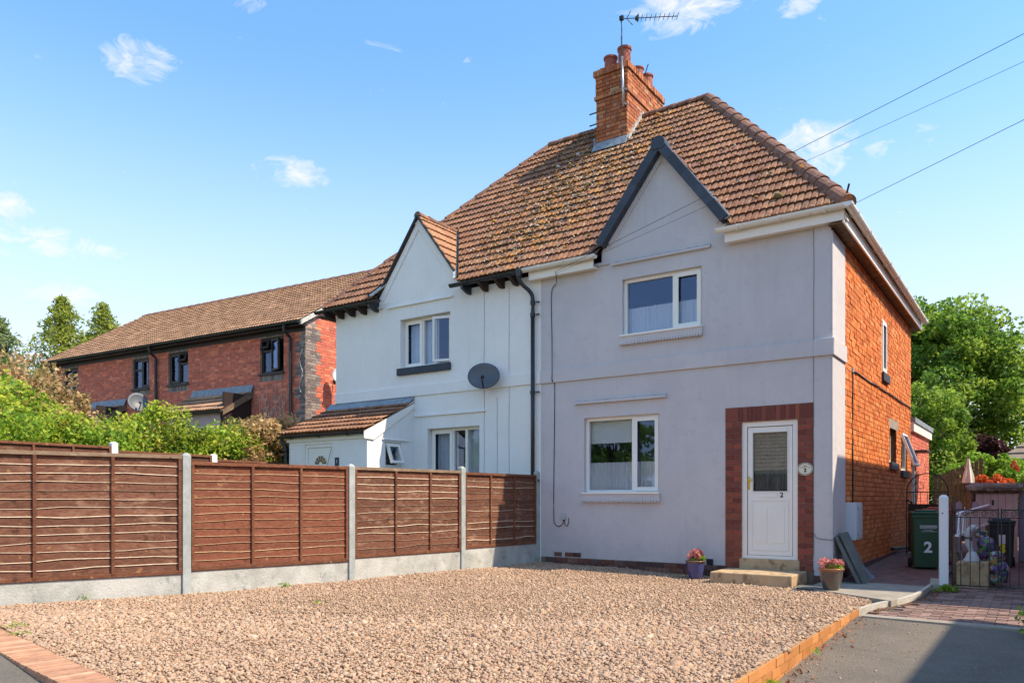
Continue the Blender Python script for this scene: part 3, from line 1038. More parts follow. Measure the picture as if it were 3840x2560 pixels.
def window(parent, fr, u0, u1, z0, z1, lights, mat='pvc', glass='glass', rec=.07, bar=.055, sillw=.03):
    """casement window: frame is the part; panes, sashes and handles its sub-parts.
    lights: (a, b, c, d, kind) in 0..1 of the clear opening"""
    fb = MB()
    n1, n0 = -rec, -rec - .06
    fb.fbox(fr, u0, u1, z0, z0 + bar, n0, n1).fbox(fr, u0, u1, z1 - bar, z1, n0, n1)
    fb.fbox(fr, u0, u0 + bar, z0 + bar, z1 - bar, n0, n1).fbox(fr, u1 - bar, u1, z0 + bar, z1 - bar, n0, n1)
    a0, a1, b0, b1 = u0 + bar, u1 - bar, z0 + bar, z1 - bar
    us = sorted({round(x, 4) for L in lights for x in L[:2]})
    for x in us:
        if .01 < x < .99:
            c = a0 + (a1 - a0) * x
            fb.fbox(fr, c - bar / 2, c + bar / 2, b0, b1, n0 + .002, n1 + .001)
    for L in lights:
        if L[2] > .01:
            c = b0 + (b1 - b0) * L[2]
            fb.fbox(fr, a0 + (a1 - a0) * L[0], a0 + (a1 - a0) * L[1], c - bar / 2, c + bar / 2, n0 + .003, n1 + .0015)
    f = fb.build('window', mat, parent)
    for (x0, x1, y0, y1, kind) in lights:
        A, B = a0 + (a1 - a0) * x0 + (bar / 2 if x0 > .01 else 0), a0 + (a1 - a0) * x1 - (bar / 2 if x1 < .99 else 0)
        C, D = b0 + (b1 - b0) * y0 + (bar / 2 if y0 > .01 else 0), b0 + (b1 - b0) * y1 - (bar / 2 if y1 < .99 else 0)
        if kind == 'fixed':
            MB().fbox(fr, A - .005, B + .005, C - .005, D + .005, n0 + .015, n0 + .021).build('pane', glass, f)
            continue
        s = bar * .85
        o = .018
        if kind in ('sash', 'handle'):
            lf = fr
            nn0, nn1 = n1 + .002, n1 + o
        elif kind == 'top_hung':          # hinged at the top, bottom pushed outwards
            piv = Vector(fr.p((A + B) / 2, D, n1))
            ang = rad(20)
            nn0, nn1 = .002, .03
            lf = None
        elif kind == 'side_open':         # hinged at the far edge, pushed outwards
            piv = Vector(fr.p(B, C, n1))
            ang = rad(16)
            nn0, nn1 = .002, .03
            lf = None
        if lf is not None:
            sb = MB()
            e = bar * .35
            sb.fbox(lf, A - e, B + e, C - e, C + s, nn0, nn1).fbox(lf, A - e, B + e, D - s, D + e, nn0, nn1)
            sb.fbox(lf, A - e, A + s, C + s, D - s, nn0, nn1).fbox(lf, B - s, B + e, C + s, D - s, nn0, nn1)
            so = sb.build('sash', mat, f)
            MB().fbox(lf, A + s - .004, B - s + .004, C + s - .004, D - s + .004, n0 + .02, n0 + .026).build('pane', glass, f)
        else:
            w, h = B - A, D - C
            sb, pn = MB(), MB()
            if kind == 'top_hung':
                loc = Fr((0, 0, 0), fr.eu, fr.en)
                zz = lambda q: q
                sb.fbox(loc, -w / 2, w / 2, -h, -h + s, 0, .05).fbox(loc, -w / 2, w / 2, -s, 0, 0, .05)
                sb.fbox(loc, -w / 2, -w / 2 + s, -h + s, -s, 0, .05).fbox(loc, w / 2 - s, w / 2, -h + s, -s, 0, .05)
                pn.fbox(loc, -w / 2 + s - .004, w / 2 - s + .004, -h + s - .004, -s + .004, .02, .026)
                axis, a_ = fr.eu, -ang
            else:
                loc = Fr((0, 0, 0), fr.eu, fr.en)
                sb.fbox(loc, -w, 0, 0, s, 0, .05).fbox(loc, -w, 0, h - s, h, 0, .05).fbox(loc, -w, -w + s, s, h - s, 0, .05).fbox(loc, -s, 0, s, h - s, 0, .05)
                pn.fbox(loc, -w + s - .004, -s + .004, s - .004, h - s + .004, .02, .026)
                axis, a_ = Vector((0, 0, 1)), ang
            rot = Matrix.Rotation(a_, 3, axis)
            # make sure it opens outwards
            test = rot @ (Vector((0, 0, -1)) if kind == 'top_hung' else -fr.eu)
            if test.dot(fr.en) < 0:
                rot = Matrix.Rotation(-a_, 3, axis)
            for q in (sb, pn):
                q.v = [tuple(piv + rot @ Vector(v)) for v in q.v]
            sb.build('open_sash', mat, f)
            pn.build('pane', glass, f)
    return f


def curtain(parent, fr, u0, u1, z0, z1, n, mat='net', waves=16, amp=.018, ruffle=True):
    mb = MB()
    k = 150
    V = []
    for i in range(k + 1):
        t = i / k
        u = u0 + (u1 - u0) * t
        ph = waves * 2 * math.pi * t + 2.2 * math.sin(t * 9 + u0) + 1.3 * math.sin(t * 23 + 1)
        for j in range(4):
            s = j / 3
            V.append(fr.p(u, z0 + (z1 - z0) * s, n + amp * math.sin(ph + .35 * s * math.sin(t * 31)) * (1 - .45 * s) * (.6 + .4 * math.sin(t * 17 + 2)) + .008 * math.sin(ph * 2.3 + 1)))
    F = [(i * 4 + j, (i + 1) * 4 + j, (i + 1) * 4 + j + 1, i * 4 + j + 1) for i in range(k) for j in range(3)]
    mb.add(V, F)
    return mb.build('curtain', mat, parent, smooth=True)


# ---------- walls
UW2 = (-5.755, -4.382, 3.815, 4.765)
LW2 = (-6.479, -5.098, 1.215, 2.505)
SUR = (-4.007, -2.716, .075, 2.510)
DOOR = (-3.758, -2.935, .225, 2.280)
w2 = MB()
wall_holes(w2, F0, XP, XR, .10, 5.12, [UW2, LW2, SUR], .12)
w2.add([F0.p(-6.14, 5.12), F0.p(-3.96, 5.12), F0.p(-3.96, 5.30), F0.p(-5.05, 6.74), F0.p(-6.14, 5.30)], [(0, 1, 2, 3, 4)])
w2.build('front_wall', 'render_grey', house2)
UW1 = (-10.745, -9.443, 3.76, 4.755)
LW1 = (-10.02, -8.736, 1.25, 2.505)
w1 = MB()
wall_holes(w1, F0, XL, XP, -.05, 5.12, [UW1, LW1], .16)
w1.add([F0.p(-11.34, 5.12), F0.p(-9.14, 5.12), F0.p(-9.14, 5.28), F0.p(-10.24, 6.70), F0.p(-11.34, 5.28)], [(0, 1, 2, 3, 4)])
w1.add([(XL, YW, -.1), (XL, YB, -.1), (XL, YB, 5.12), (XL, YW, 5.12)], [(3, 2, 1, 0)])
w1.add([(XL, YB, -.1), (XP, YB, -.1), (XP, YB, 5.12), (XL, YB, 5.12)], [(3, 2, 1, 0)])
w1.build('wall', 'render_white', house1)

# raised render: string course, corner pilaster, gable borders, hood strips, sills
tr = MB()
tr.fbox(F0, XP, -2.698, 3.165, 3.395, 0, .035)
tr.fbox(F0, -2.698, XR + .045, 3.16, 3.405, .02, .06)
tr.build('string_course', 'render_grey', house2, bevel=.008)
tr = MB()
tr.fbox(F0, -2.70, XR, .02, 5.10, 0, .02)
tr.box(XR, XR + .022, YW - .02, 12.385, .02, 4.93)
tr.box(XR + .022, XR + .05, YW - .055, 12.385, 3.16, 3.405)
tr.build('corner_pilaster', 'render_grey', house2, bevel=.006)


def strip(fr, p, q, w, n0, n1, mb):
    """raised strip between two wall points, w below the line"""
    (u0, z0), (u1, z1) = p, q
    d = Vector((u1 - u0, z1 - z0)).normalized()
    nn = Vector((d.y, -d.x))
    if nn.y > 0:
        nn = -nn
    pts_ = [(u0, z0), (u1, z1), (u1 + nn.x * w, z1 + nn.y * w), (u0 + nn.x * w, z0 + nn.y * w)]
    f = [fr.p(u, z, n1) for u, z in pts_]
    b = [fr.p(u, z, n0) for u, z in pts_]
    mb.add(f + b, [(0, 1, 2, 3), (4, 7, 6, 5), (0, 4, 5, 1), (1, 5, 6, 2), (2, 6, 7, 3), (3, 7, 4, 0)])


gb = MB()
strip(F0, (-6.02, 5.42), (-5.05, 6.70), .085, 0, .022, gb)
strip(F0, (-5.05, 6.701), (-4.08, 5.42), .085, 0, .0215, gb)
gb.fbox(F0, -5.93, -4.235, 5.015, 5.055, 0, .05)
gb.fbox(F0, -6.30, -5.99, 5.06, 5.085, 0, .035)
gb.build('gable_border', 'render_grey', house2, bevel=.004)
for (a, b_, z0, z1) in ((-5.925, -4.24, 5.056, 5.085), (-6.645, -4.97, 2.79, 2.82)):
    sm = MB()
    k = 24
    V = []
    for i in range(k + 1):
        u = a + (b_ - a) * i / k
        hh = (z1 - z0) * (.35 + .65 * abs(math.sin(i * 1.7 + a)) * R.uniform(.4, 1))
        V += [F0.p(u, z0, .049), F0.p(u, z0 + hh, .004)]
    sm.add(V, [(2 * i, 2 * i + 2, 2 * i + 3, 2 * i + 1) for i in range(k)])
    sm.build('weathered_fillet', 'drip_stain', house2)
gb = MB()
gb.fbox(F0, -6.651, -4.963, 2.745, 2.79, 0, .055)
gb.fbox(F0, -6.651, -4.963, 2.79, 2.83, 0, .012)
gb.build('hood_strip', 'render_grey', house2, bevel=.01)
for (a, b_, z) in ((-5.79, -4.36, 3.815), (-6.51, -5.07, 1.215)):
    sb = MB()
    sb.fbox(F0, a, b_, z - .115, z - .012, 0, .055)
    n = 30
    for i in range(n):
        u = a + (b_ - a) * i / n
        sb.fbox(F0, u + .006, u + (b_ - a) / n - .006, z - .145 - R.uniform(0, .006), z - .115, 0, .068)
    sb.build('sill', 'render_grey', house2)
    MB().fbox(F0, a + .01, b_ - .01, z - .012, z + .018, -.06, .075).build('sill_cap', 'pvc', house2, bevel=.004)
gb = MB()
gb.fbox(F0, XL - .015, XP, 3.175, 3.39, 0, .03)
strip(F0, (-11.31, 5.26), (-10.24, 6.69), .12, 0, .025, gb)
strip(F0, (-10.24, 6.691), (-9.17, 5.26), .12, 0, .0245, gb)
gb.fbox(F0, -11.09, -9.37, 5.015, 5.05, 0, .04)
gb.fbox(F0, -11.40, -11.22, 5.06, 5.08, 0, .04)
gb.fbox(F0, -10.34, -8.58, 2.755, 2.79, 0, .04)
gb.build('render_trim', 'render_white', house1, bevel=.006)
MB().fbox(F0, -10.80, -9.42, 3.62, 3.76, 0, .06).build('window_sill', 'dark_slate', house1, bevel=.004)

# side wall (brick) of the grey house with its openings
SW = [(15.65, 16.16, 3.47, 4.48), (16.54, 17.36, 1.84, 2.52), (18.02, 18.86, 1.72, 2.56)]
ws = MB()
wall_holes(ws, FS, YW, YB, -.1, 5.05, SW, .14)
ws.add([(XR, YB, -.1), (XP, YB, -.1), (XP, YB, 5.12), (XR, YB, 5.12)], [(0, 1, 2, 3)])
sw = ws.build('side_wall', 'mortar_orange', house2)
LINT = (16.46, 17.62, 2.52, 2.70)
SILLS = [(15.60, 16.30, 3.32, 3.47), (16.50, 17.42, 1.70, 1.84), (17.98, 18.92, 1.58, 1.72)]
cells = brick_cells(12.39, YB, .04, 4.96, .0805, [.225, .112], SW + [LINT] + SILLS, .010)
lay_bricks(FS, cells, 'brick_orange', sw, proud=.013, depth=.03, cap=298, jit=.006)
MB().fbox(FS, *LINT, 0, .012).build('lintel', 'path_concrete', house2)
for s in SILLS:
    MB().fbox(FS, *s, 0, .06).build('sill', 'dark_slate', house2, bevel=.004)
window(house2, FS, *SW[0], [(0, 1, 0, 1, 'sash')], rec=-.01)
window(house2, FS, *SW[1], [(0, .5, 0, 1, 'sash'), (.5, 1, 0, 1, 'fixed')], rec=.09)
window(house2, FS, *SW[2], [(0, 1, 0, 1, 'top_hung')], rec=.02)
# plinth on the side
MB().box(XR, XR + .03, 12.40, YB, -.1, .06).build('side_plinth', 'brick_plinth', house2)
# interior: floors and partitions so that the rooms behind the glass are closed
it = MB()
it.box(XL + .2, XR - .2, 11.75, 19.3, 2.62, 2.72).box(XL + .2, XR - .2, 14.2, 14.3, -.1, 5.1).box(XL + .2, XR - .2, 11.75, 19.3, 5.02, 5.06).box(XL + .2, XR - .2, 11.75, 19.3, -.1, 0)
it.box(XP - .1, XP + .1, 11.7, 19.3, 0, 5.0).box(-4.30, -4.22, 11.7, 14.2, 0, 5.0).box(-8.3, -8.2, 11.7, 14.2, 0, 5.0)
it.build('interior_walls', 'interior', house2)

# ---------- front windows
f = window(house2, F0, *UW2, [(0, .66, 0, 1, 'fixed'), (.66, 1, 0, 1, 'sash')])
curtain(f, F0, UW2[0] + .05, UW2[1] - .05, UW2[2] + .03, 4.30, -.165, waves=15, amp=.03)
f = window(house2, F0, *LW2, [(0, .66, 0, 1, 'fixed'), (.66, 1, 0, 1, 'sash')])
curtain(f, F0, LW2[0] + .05, LW2[1] - .05, LW2[2] + .03, 1.74, -.165, waves=14, amp=.03)
MB().fbox(F0, LW2[0] + .04, LW2[0] + .90, 2.07, 2.47, -.175, -.17).build('roller_blind', 'net', f)
f = window(house1, F0, *UW1, [(0, .37, 0, 1, 'sash'), (.37, .64, 0, 1, 'fixed'), (.64, 1, 0, 1, 'side_open')], rec=.13)
curtain(f, F0, UW1[0] + .05, -9.95, UW1[2] + .03, UW1[3] - .05, -.28, 'curtain', 7, .03)
f = window(house1, F0, *LW1, [(0, .42, 0, 1, 'sash'), (.42, .70, 0, 1, 'fixed'), (.70, 1, 0, 1, 'fixed')], rec=.13)
curtain(f, F0, LW1[0] + .05, -9.45, LW1[2] + .03, LW1[3] - .05, -.28, 'net', 7, .03)
curtain(f, F0, -9.22, LW1[1] - .03, LW1[2] + .03, LW1[3] - .05, -.28, 'curtain', 7, .03)

# ---------- brick door surround
sr = MB()
wall_holes(sr, F0, SUR[0], SUR[1], SUR[2], SUR[3], [(DOOR[0], DOOR[1], .0, DOOR[3])], .10, n=-.004)
so = sr.build('door_surround', 'mortar_pale', house2)
cells = []
for (a, b_) in ((SUR[0], DOOR[0]), (DOOR[1], SUR[1])):
    nr = 27
    hh = (2.285 - SUR[2]) / nr
    for j in range(nr):
        z0 = SUR[2] + j * hh
        L = b_ - a
        if j % 2:
            cells.append((a + .005, b_ - .005, z0 + .006, z0 + hh - .006))
        else:
            cells.append((a + .005, a + L * .5 - .003, z0 + .006, z0 + hh - .006))
            cells.append((a + L * .5 + .003, b_ - .005, z0 + .006, z0 + hh - .006))
k = 13
for i in range(k):
    a = -3.80 + (-2.90 + 3.80) * i / k
    cells.append((a + .005, a + .9 / k - .005, 2.292, 2.502))
cells += [(SUR[0] + .004, -3.806, 2.292, 2.502), (-2.894, SUR[1] - .004, 2.292, 2.502)]
lay_bricks(F0, cells, 'brick_dark', so, proud=.010, depth=.04, jit=.0035)
# dark brick plinth under the render
pb = MB().fbox(F0, XP, XR, -.2, .10, -.05, .0).build('plinth', 'mortar_old', house2)
cells = brick_cells(XP + .1, SUR[0], -.155, .098, .084, [.225], [], .012) + brick_cells(SUR[1], XR, -.155, .02, .084, [.225], [], .012)
lay_bricks(F0, cells, 'brick_plinth', pb, proud=.018, depth=.04, jit=.006)
MB().box(XR - .05, XR + .015, YW - .012, 12.4, -.2, .02).build('corner_footing', 'brick_plinth', house2)
# bare patch of brick in the render near the fence and an airbrick by the blue pot
for a in (-7.00, -6.78, -6.62):
    piece('brick', 'brick_plinth', F0.p(a, .155, .0), (.15, .03, .07), 0, house2)
ab = MB().fbox(F0, -4.30, -4.20, .10, .19, 0, .02)
ab.build('vent_grille', 'flat_black', house2)

# ---------- front door
dr = MB()
d0, d1, z0, z1 = DOOR
dr.fbox(F0, d0, d0 + .075, z0, z1, -.10, -.03).fbox(F0, d1 - .075, d1, z0, z1, -.10, -.03)
dr.fbox(F0, d0 + .075, d1 - .075, z1 - .075, z1, -.10, -.03).fbox(F0, d0 + .075, d1 - .075, z0, z0 + .05, -.10, -.03)
door = dr.build('front_door', 'pvc', house2, bevel=.004)
lf = MB()
a, b_ = d0 + .085, d1 - .085
lf.fbox(F0, a, b_, z0 + .055, 1.235, -.09, -.045)
lf.fbox(F0, a, -3.60, 1.235, z1 - .085, -.09, -.045).fbox(F0, -3.09, b_, 1.235, z1 - .085, -.09, -.045).fbox(F0, -3.60, -3.09, 2.115, z1 - .085, -.09, -.045)
lf.build('door_leaf', 'pvc', door, bevel=.003)
MB().fbox(F0, -3.605, -3.085, 1.23, 2.12, -.075, -.069).build('door_pane', 'glass_dark', door)
bd = MB()
for (x0, x1, y0, y1) in ((-3.60, -3.09, 1.235, 2.115), (-3.60, -3.09, .37, 1.09)):
    w = .018
    bd.fbox(F0, x0 - w, x1 + w, y0 - w, y0, -.045, -.036).fbox(F0, x0 - w, x1 + w, y1, y1 + w, -.045, -.036).fbox(F0, x0 - w, x0, y0, y1, -.045, -.036).fbox(F0, x1, x1 + w, y0, y1, -.045, -.036)
bd.build('glazing_bead', 'pvc', door, bevel=.003)
for x0 in (-3.565, -3.315):
    pm = MB()
    x1 = x0 + .18
    for (g, n1) in ((0, -.038), (.022, -.0405)):
        pm.fbox(F0, x0 + g, x1 - g, .47 + g, 1.0 - g, -.046, n1)
    pm.build('door_panel', 'pvc', door, bevel=.005)
lb = MB().fbox(F0, -3.46, -3.235, 1.145, 1.205, -.046, -.034)
lb.build('letter_box', 'pvc', door, bevel=.003)
hd = MB().fbox(F0, -3.668, -3.643, 1.26, 1.46, -.046, -.034)
hd.fbox(F0, -3.672, -3.60, 1.395, 1.415, -.034, -.005)
hd.build('door_handle', 'brass', door, bevel=.003)
curtain(door, F0, -3.60, -3.09, 1.24, 2.11, -.16, 'added_door_backing', 9, .012)  # grey curtain added behind the pane so the glass looks less black
text_mesh('door_number', '2', .105, F0, -3.175, 1.178, -.0435, 'flat_black', door, bold=.003)
MB().fbox(F0, d0 - .03, d1 + .03, .065, .225, -.08, .012).build('threshold', 'step_stone', house2, bevel=.006)
# front step
st = MB()
st.box(-3.95, -2.80, 10.735, 11.56, -.115, .075)
so_ = st.build('door_step', 'step_stone', None, bevel=.016)
tag(so_, 'weathered sandstone coloured doorstep below the white front door', 'step')
# house number plaque, oval
pq = thing('house_number_plaque', 'oval cream plaque with black rim and number 2 beside the door', 'plaque', (-2.82, 11.54, 1.55))
for (rx, rz, n, mt_, nm) in ((.108, .092, .026, 'plaque', 'plate'), (.100, .084, .0275, 'flat_black', 'rim_line'), (.092, .076, .029, 'plaque', 'face')):
    mb = MB()
    k = 32
    v = [F0.p(-2.822 + rx * math.cos(2 * math.pi * i / k), 1.553 + rz * math.sin(2 * math.pi * i / k), q) for q in (.012, n) for i in range(k)]
    mb.add(v, [tuple(range(k, 2 * k))] + [(i, (i + 1) % k, k + (i + 1) % k, k + i) for i in range(k)])
    mb.build(nm, mt_, pq)
text_mesh('numeral', '2', .075, F0, -2.822, 1.533, .031, 'flat_black', pq, bold=.003)
fl = MB()
for i in range(5):
    t = math.pi * (.2 + .15 * i)
    fl.fbox(F0, -2.822 + .022 * math.cos(t) - .008, -2.822 + .022 * math.cos(t) + .008, 1.58 + .016 * math.sin(t) - .007, 1.58 + .016 * math.sin(t) + .007, .029, .031 + i * .0003)
fl.build('flower_motif', 'orange_print', pq)
lv = MB()
for sx in (-1, 1):
    for (du, dz) in ((.040, .016), (.058, .006)):
        lv.fbox(F0, -2.822 + sx * du - .006, -2.822 + sx * du + .006, 1.563 + dz - .004, 1.563 + dz + .004, .029, .031)
lv.build('leaf_motif', 'flat_black', pq)

# ---------- roof
def ridge_run(p, q, r, n, mat, parent, name='ridge_tile', seg=9, lift=.02):
    p, q = Vector(p), Vector(q)
    d = (q - p)
    for i in range(n):
        a = p + d * (i / n)
        b = p + d * ((i + 1.10) / n)
        ax = d.normalized()
        sd_ = ax.cross(Vector((0, 0, 1))).normalized()
        u = sd_.cross(ax).normalized()
        V = []
        for (c, rr, lf_) in ((a, r * 1.02, lift + .018), (b, r * .97, lift)):
            for j in range(seg):
                t = math.pi * (j / (seg - 1)) * 1.05 - .08
                V.append(tuple(c + sd_ * math.cos(t) * rr + u * (math.sin(t) * rr + lf_ - r * .55)))
        F = [(j, j + 1, seg + j + 1, seg + j) for j in range(seg - 1)] + [tuple(range(seg))]
        MB().add(V, F).build(name, mat, parent, smooth=False)


TW, TG = .205, .247
PROF = [(0, 0), (.05, .004), (.10, .019), (.40, .021), (.45, .004), (.52, .002), (.57, .018), (.90, .020), (.95, .004), (1.0, 0)]


def tile_local():
    n = len(PROF)
    V, F = [], []
    L = TG + .055
    for (x, h) in PROF:
        V.append((x * TW, 0, .040 + h))
    for (x, h) in PROF:
        V.append((x * TW, L, .002 + h))
    for (x, h) in PROF:
        V.append((x * TW, .034, .004))
    for i in range(n - 1):
        F.append((i, i + 1, n + i + 1, n + i))
        F.append((2 * n + i, 2 * n + i + 1, i + 1, i))
    return V, F


TV, TF = tile_local()
TILE_MESH = {}


def tile_slope(o, ex, ey, nx, ny, planes, mat, parent, cap, x_off=0.0, jit=.003):
    """lay tiles on a slope. planes(x, y) -> None (leave out) or a list of (px,py,nx,ny) to cut by, keeping the + side"""
    o, ex, ey = Vector(o), Vector(ex).normalized(), Vector(ey).normalized()
    nn = ex.cross(ey).normalized()
    full, cut = [], []
    for j in range(ny):
        for i in range(nx):
            x, y = x_off + i * TW, j * TG
            cs = [(x, y), (x + TW, y), (x + TW, y + TG), (x, y + TG)]
            pl = planes(x + TW / 2, y + TG / 2)
            if pl is None:
                continue
            need, out = [], False
            for (px, py, qx, qy) in pl:
                d = [(c[0] - px) * qx + (c[1] - py) * qy for c in cs]
                if max(d) <= .015:
                    out = True
                    break
                if min(d) < -.002:
                    need.append((px, py, qx, qy))
            if out:
                continue
            (cut if need else full).append((x, y, need))
    mrot = Matrix((ex, ey, nn)).transposed()

    def place(x, y):
        return o + ex * (x + R.uniform(-jit, jit)) + ey * (y + R.uniform(-jit, jit)) + nn * R.uniform(-.002, .004)
    items = []
    for (x, y, need) in full + cut:
        c = o + ex * (x + TW / 2) + ey * (y + TG / 2)
        items.append(((c - CAMP).length, x, y, need))
    items.sort(key=lambda q: q[0])
    if mat not in TILE_MESH:
        me = bpy.data.meshes.new('tile')
        me.from_pydata(TV, [], TF)
        me.materials.append(MATS[mat])
        TILE_MESH[mat] = me
    rest = MB()
    for k, (_, x, y, need) in enumerate(items):
        V, F = TV, TF
        if need:
            bm = bmesh.new()
            vs_ = [bm.verts.new(v) for v in TV]
            for q in TF:
                bm.faces.new([vs_[i] for i in q])
            for (px, py, qx, qy) in need:
                bmesh.ops.bisect_plane(bm, geom=bm.verts[:] + bm.edges[:] + bm.faces[:], plane_co=(px - x, py - y, 0), plane_no=(qx, qy, 0), clear_inner=True)
            bm.verts.index_update()
            V = [tuple(v.co) for v in bm.verts]
            F = [tuple(v.index for v in q.verts) for q in bm.faces]
            bm.free()
            if not F:
                continue
        p = place(x, y)
        wob = Matrix.Rotation(R.uniform(-.008, .008), 3, 'Z')
        if k < cap:
            if need:
                me = bpy.data.meshes.new('tile')
                me.from_pydata(V, [], F)
                me.materials.append(MATS[mat])
            else:
                me = TILE_MESH[mat]
            ob = bpy.data.objects.new('tile', me)
            m4 = (mrot @ wob).to_4x4()
            m4.translation = p
            ob.matrix_basis = m4
            link(ob, parent)
        else:
            m3 = mrot @ wob
            rest.add([p + m3 @ Vector(v) for v in V], F, 0, R.random())
    if rest.v:
        ob = rest.build('tiles', mat, parent, rnd=True)
        ob['kind'] = 'stuff'
    return len(items)


SL = math.hypot(RY - EY, RZ - EZ)
ey_ = Vector((0, RY - EY, RZ - EZ)).normalized()
OV = .03
G2 = (-5.05, 6.80, 1.09, 5.40)      # gable axis x, ridge z, half width, foot z
G1 = (-10.24, 6.74, 1.11, 5.27)
# underlay (boarding below the tiles), notched where the front gables stand
for hs_, rx, xe, g in ((house2, RXR, XRE, G2), (house1, RXL, XLE, G1)):
    rf = MB()
    s_ = 1 if xe > XP else -1
    A, B = (XP, EY, EZ), (xe, EY, EZ)
    C, D = (rx, RY, RZ), (XP, RY, RZ)
    Bb, Ab = (xe, YB + .3, EZ), (XP, YB + .3, EZ)
    yz = lambda z: EY + (z - EZ) / RS
    t_ = (g[0] - xe) / (rx - xe)
    HP = (g[0], EY + (RY - EY) * t_, EZ + (RZ - EZ) * t_)
    AP = (g[0], yz(g[1]), g[1])
    xi, xo = g[0] - s_ * g[2], g[0] + s_ * g[2]
    FI, FO = (xi, yz(g[3]), g[3]), (xo, yz(g[3]), g[3])
    for poly in ([A, (xi, EY, EZ), FI, D], [FI, AP, HP, C, D], [FO, (xo, EY, EZ), B], [FO, B, HP, AP]):
        rf.add(poly, [tuple(range(len(poly)))])
    rf.add([B, Bb, C], [(0, 1, 2)])
    rf.add([D, C, Bb, Ab], [(0, 1, 2, 3)])
    ob = rf.build('roof', 'roof_plain', hs_)
    if s_ > 0:
        roof2 = ob
    else:
        roof1 = ob


def roof_y(z):
    return EY + (z - EZ) / RS


def valley_planes(gx, gz_, hw, fz):
    """valley lines of a gable in slope coordinates (x from party line origin 0 = world x, y along slope)"""
    k = SL / (RZ - EZ)
    top = (gx, (gz_ - EZ) * k)
    L = (gx - hw, (fz - EZ) * k - .02)
    Rr = (gx + hw, (fz - EZ) * k - .02)
    return top, L, Rr


def main_planes(gab, x_lo, x_hi, hip):
    top, L, Rr = valley_planes(*gab)

    def fn(x, y):
        pl = []
        if x_lo is not None:
            pl.append((x_lo, 0, 1, 0))
        if x_hi is not None:
            pl.append((x_hi, 0, -1, 0))
        # hip cut
        (hx0, hx1) = hip
        d = Vector((hx1 - hx0, SL)).normalized()
        nrm = (-d.y, d.x) if hx0 > hx1 else (d.y, -d.x)
        pl.append((hx0, 0, nrm[0], nrm[1]))
        if y < top[1] + .1:
            if x >= top[0]:
                e = Vector((Rr[0] - top[0], Rr[1] - top[1])).normalized()
                pl.append((top[0], top[1], -e.y, e.x))
            else:
                e = Vector((L[0] - top[0], L[1] - top[1])).normalized()
                pl.append((top[0], top[1], e.y, -e.x))
        return pl
    return fn


NROW = int(SL / TG) + 1
n2 = tile_slope((0, EY - .03 * ey_.y, EZ - .03 * ey_.z), (1, 0, 0), ey_, 27, NROW, main_planes(G2, XP, None, (XRE, RXR)), 'tile_brown', roof2, 292, x_off=XP)
n1 = tile_slope((0, EY - .03 * ey_.y, EZ - .03 * ey_.z), (1, 0, 0), ey_, 29, NROW, main_planes(G1, None, XP, (XLE, RXL)), 'tile_brown', roof1, 250, x_off=XP - 29 * TW)


def gable_roof(gab, house, roof, mat, capr, verge_out):
    gx, gz_, hw, fz = gab
    yb = roof_y(gz_)
    yf = YW - verge_out
    for sgn in (1, -1):
        foot = Vector((gx + sgn * hw, 0, fz))
        dn = Vector((sgn * hw, 0, fz - gz_))
        Ls = dn.length
        up = -dn.normalized()
        # slope: along +Y from verge to valley
        mb = MB().add([(gx, yf, gz_), (gx, yb, gz_), (gx + sgn * hw, roof_y(fz), fz), (gx + sgn * hw, yf, fz)], [(0, 1, 2, 3)])
        mb.build('gable_roof', 'roof_plain', house)
        o = Vector((gx + sgn * hw, yf, fz)) + up * -.02
        ex = Vector((0, 1, 0)) if sgn > 0 else Vector((0, -1, 0))
        vy0, vy1 = roof_y(fz) - yf, yb - yf

        def pl(x, y, sgn=sgn, Ls=Ls, vy0=vy0, vy1=vy1):
            xx = x if sgn > 0 else -x
            e = Vector((vy1 - vy0, Ls)).normalized()
            if sgn > 0:
                return [(vy0, 0, -e.y, e.x), (0, Ls, 0, -1)]
            return [(-vy0, 0, e.y, e.x), (0, Ls, 0, -1)]
        nxx = int((yb - yf) / TW) + 1
        tile_slope(o, ex, up, nxx, int(Ls / TG) + 1, pl, mat, roof, capr if sgn > 0 else 0, x_off=0 if sgn > 0 else -nxx * TW)
    ridge_run((gx, yf - .0, gz_ + .02), (gx, yb + .05, gz_ + .02), .085, 4, 'ridge_clay', roof)


gable_roof(G1, house1, roof1, 'tile_clean', 40, .06)
gable_roof((G2[0], G2[1] - .03, G2[2], G2[3] - .02), house2, roof2, 'tile_brown', 0, .08)
# dark slate verge units on the grey gable
for sgn in (1, -1):
    gx, gz_, hw, fz = G2
    p, q = Vector((gx, YW - .15, gz_ + .03)), Vector((gx + sgn * (hw - .01), YW - .15, fz - .0))
    k = 5
    for i in range(k):
        a, b_ = p.lerp(q, i / k), p.lerp(q, (i + 1.04) / k)
        nrm = Vector((-(q - p).z, 0, (q - p).x)).normalized()
        if nrm.z < 0:
            nrm = -nrm
        d = (b_ - a)
        t0, t1 = .055 + .006, .055
        MB().prism([a + nrm * .062, b_ + nrm * .054, b_ - nrm * .092, a - nrm * .092], (0, -.012 - .004 * (i % 2), 0), (0, .20, 0)).build('verge_unit', 'dark_slate', house2, bevel=.006)
cp = MB()
gx, gz_ = G2[0], G2[1]
k = 16
v = [(gx + .12 * math.cos(math.pi * (i / (k - 1)) * 1.5 - math.pi * .25), YW - .175, gz_ - .015 + .12 * math.sin(math.pi * (i / (k - 1)) * 1.5 - math.pi * .25)) for i in range(k)]
cp.prism(v, (0, 0, 0), (0, .24, 0))
cp.build('verge_cap', 'dark_slate', house2)
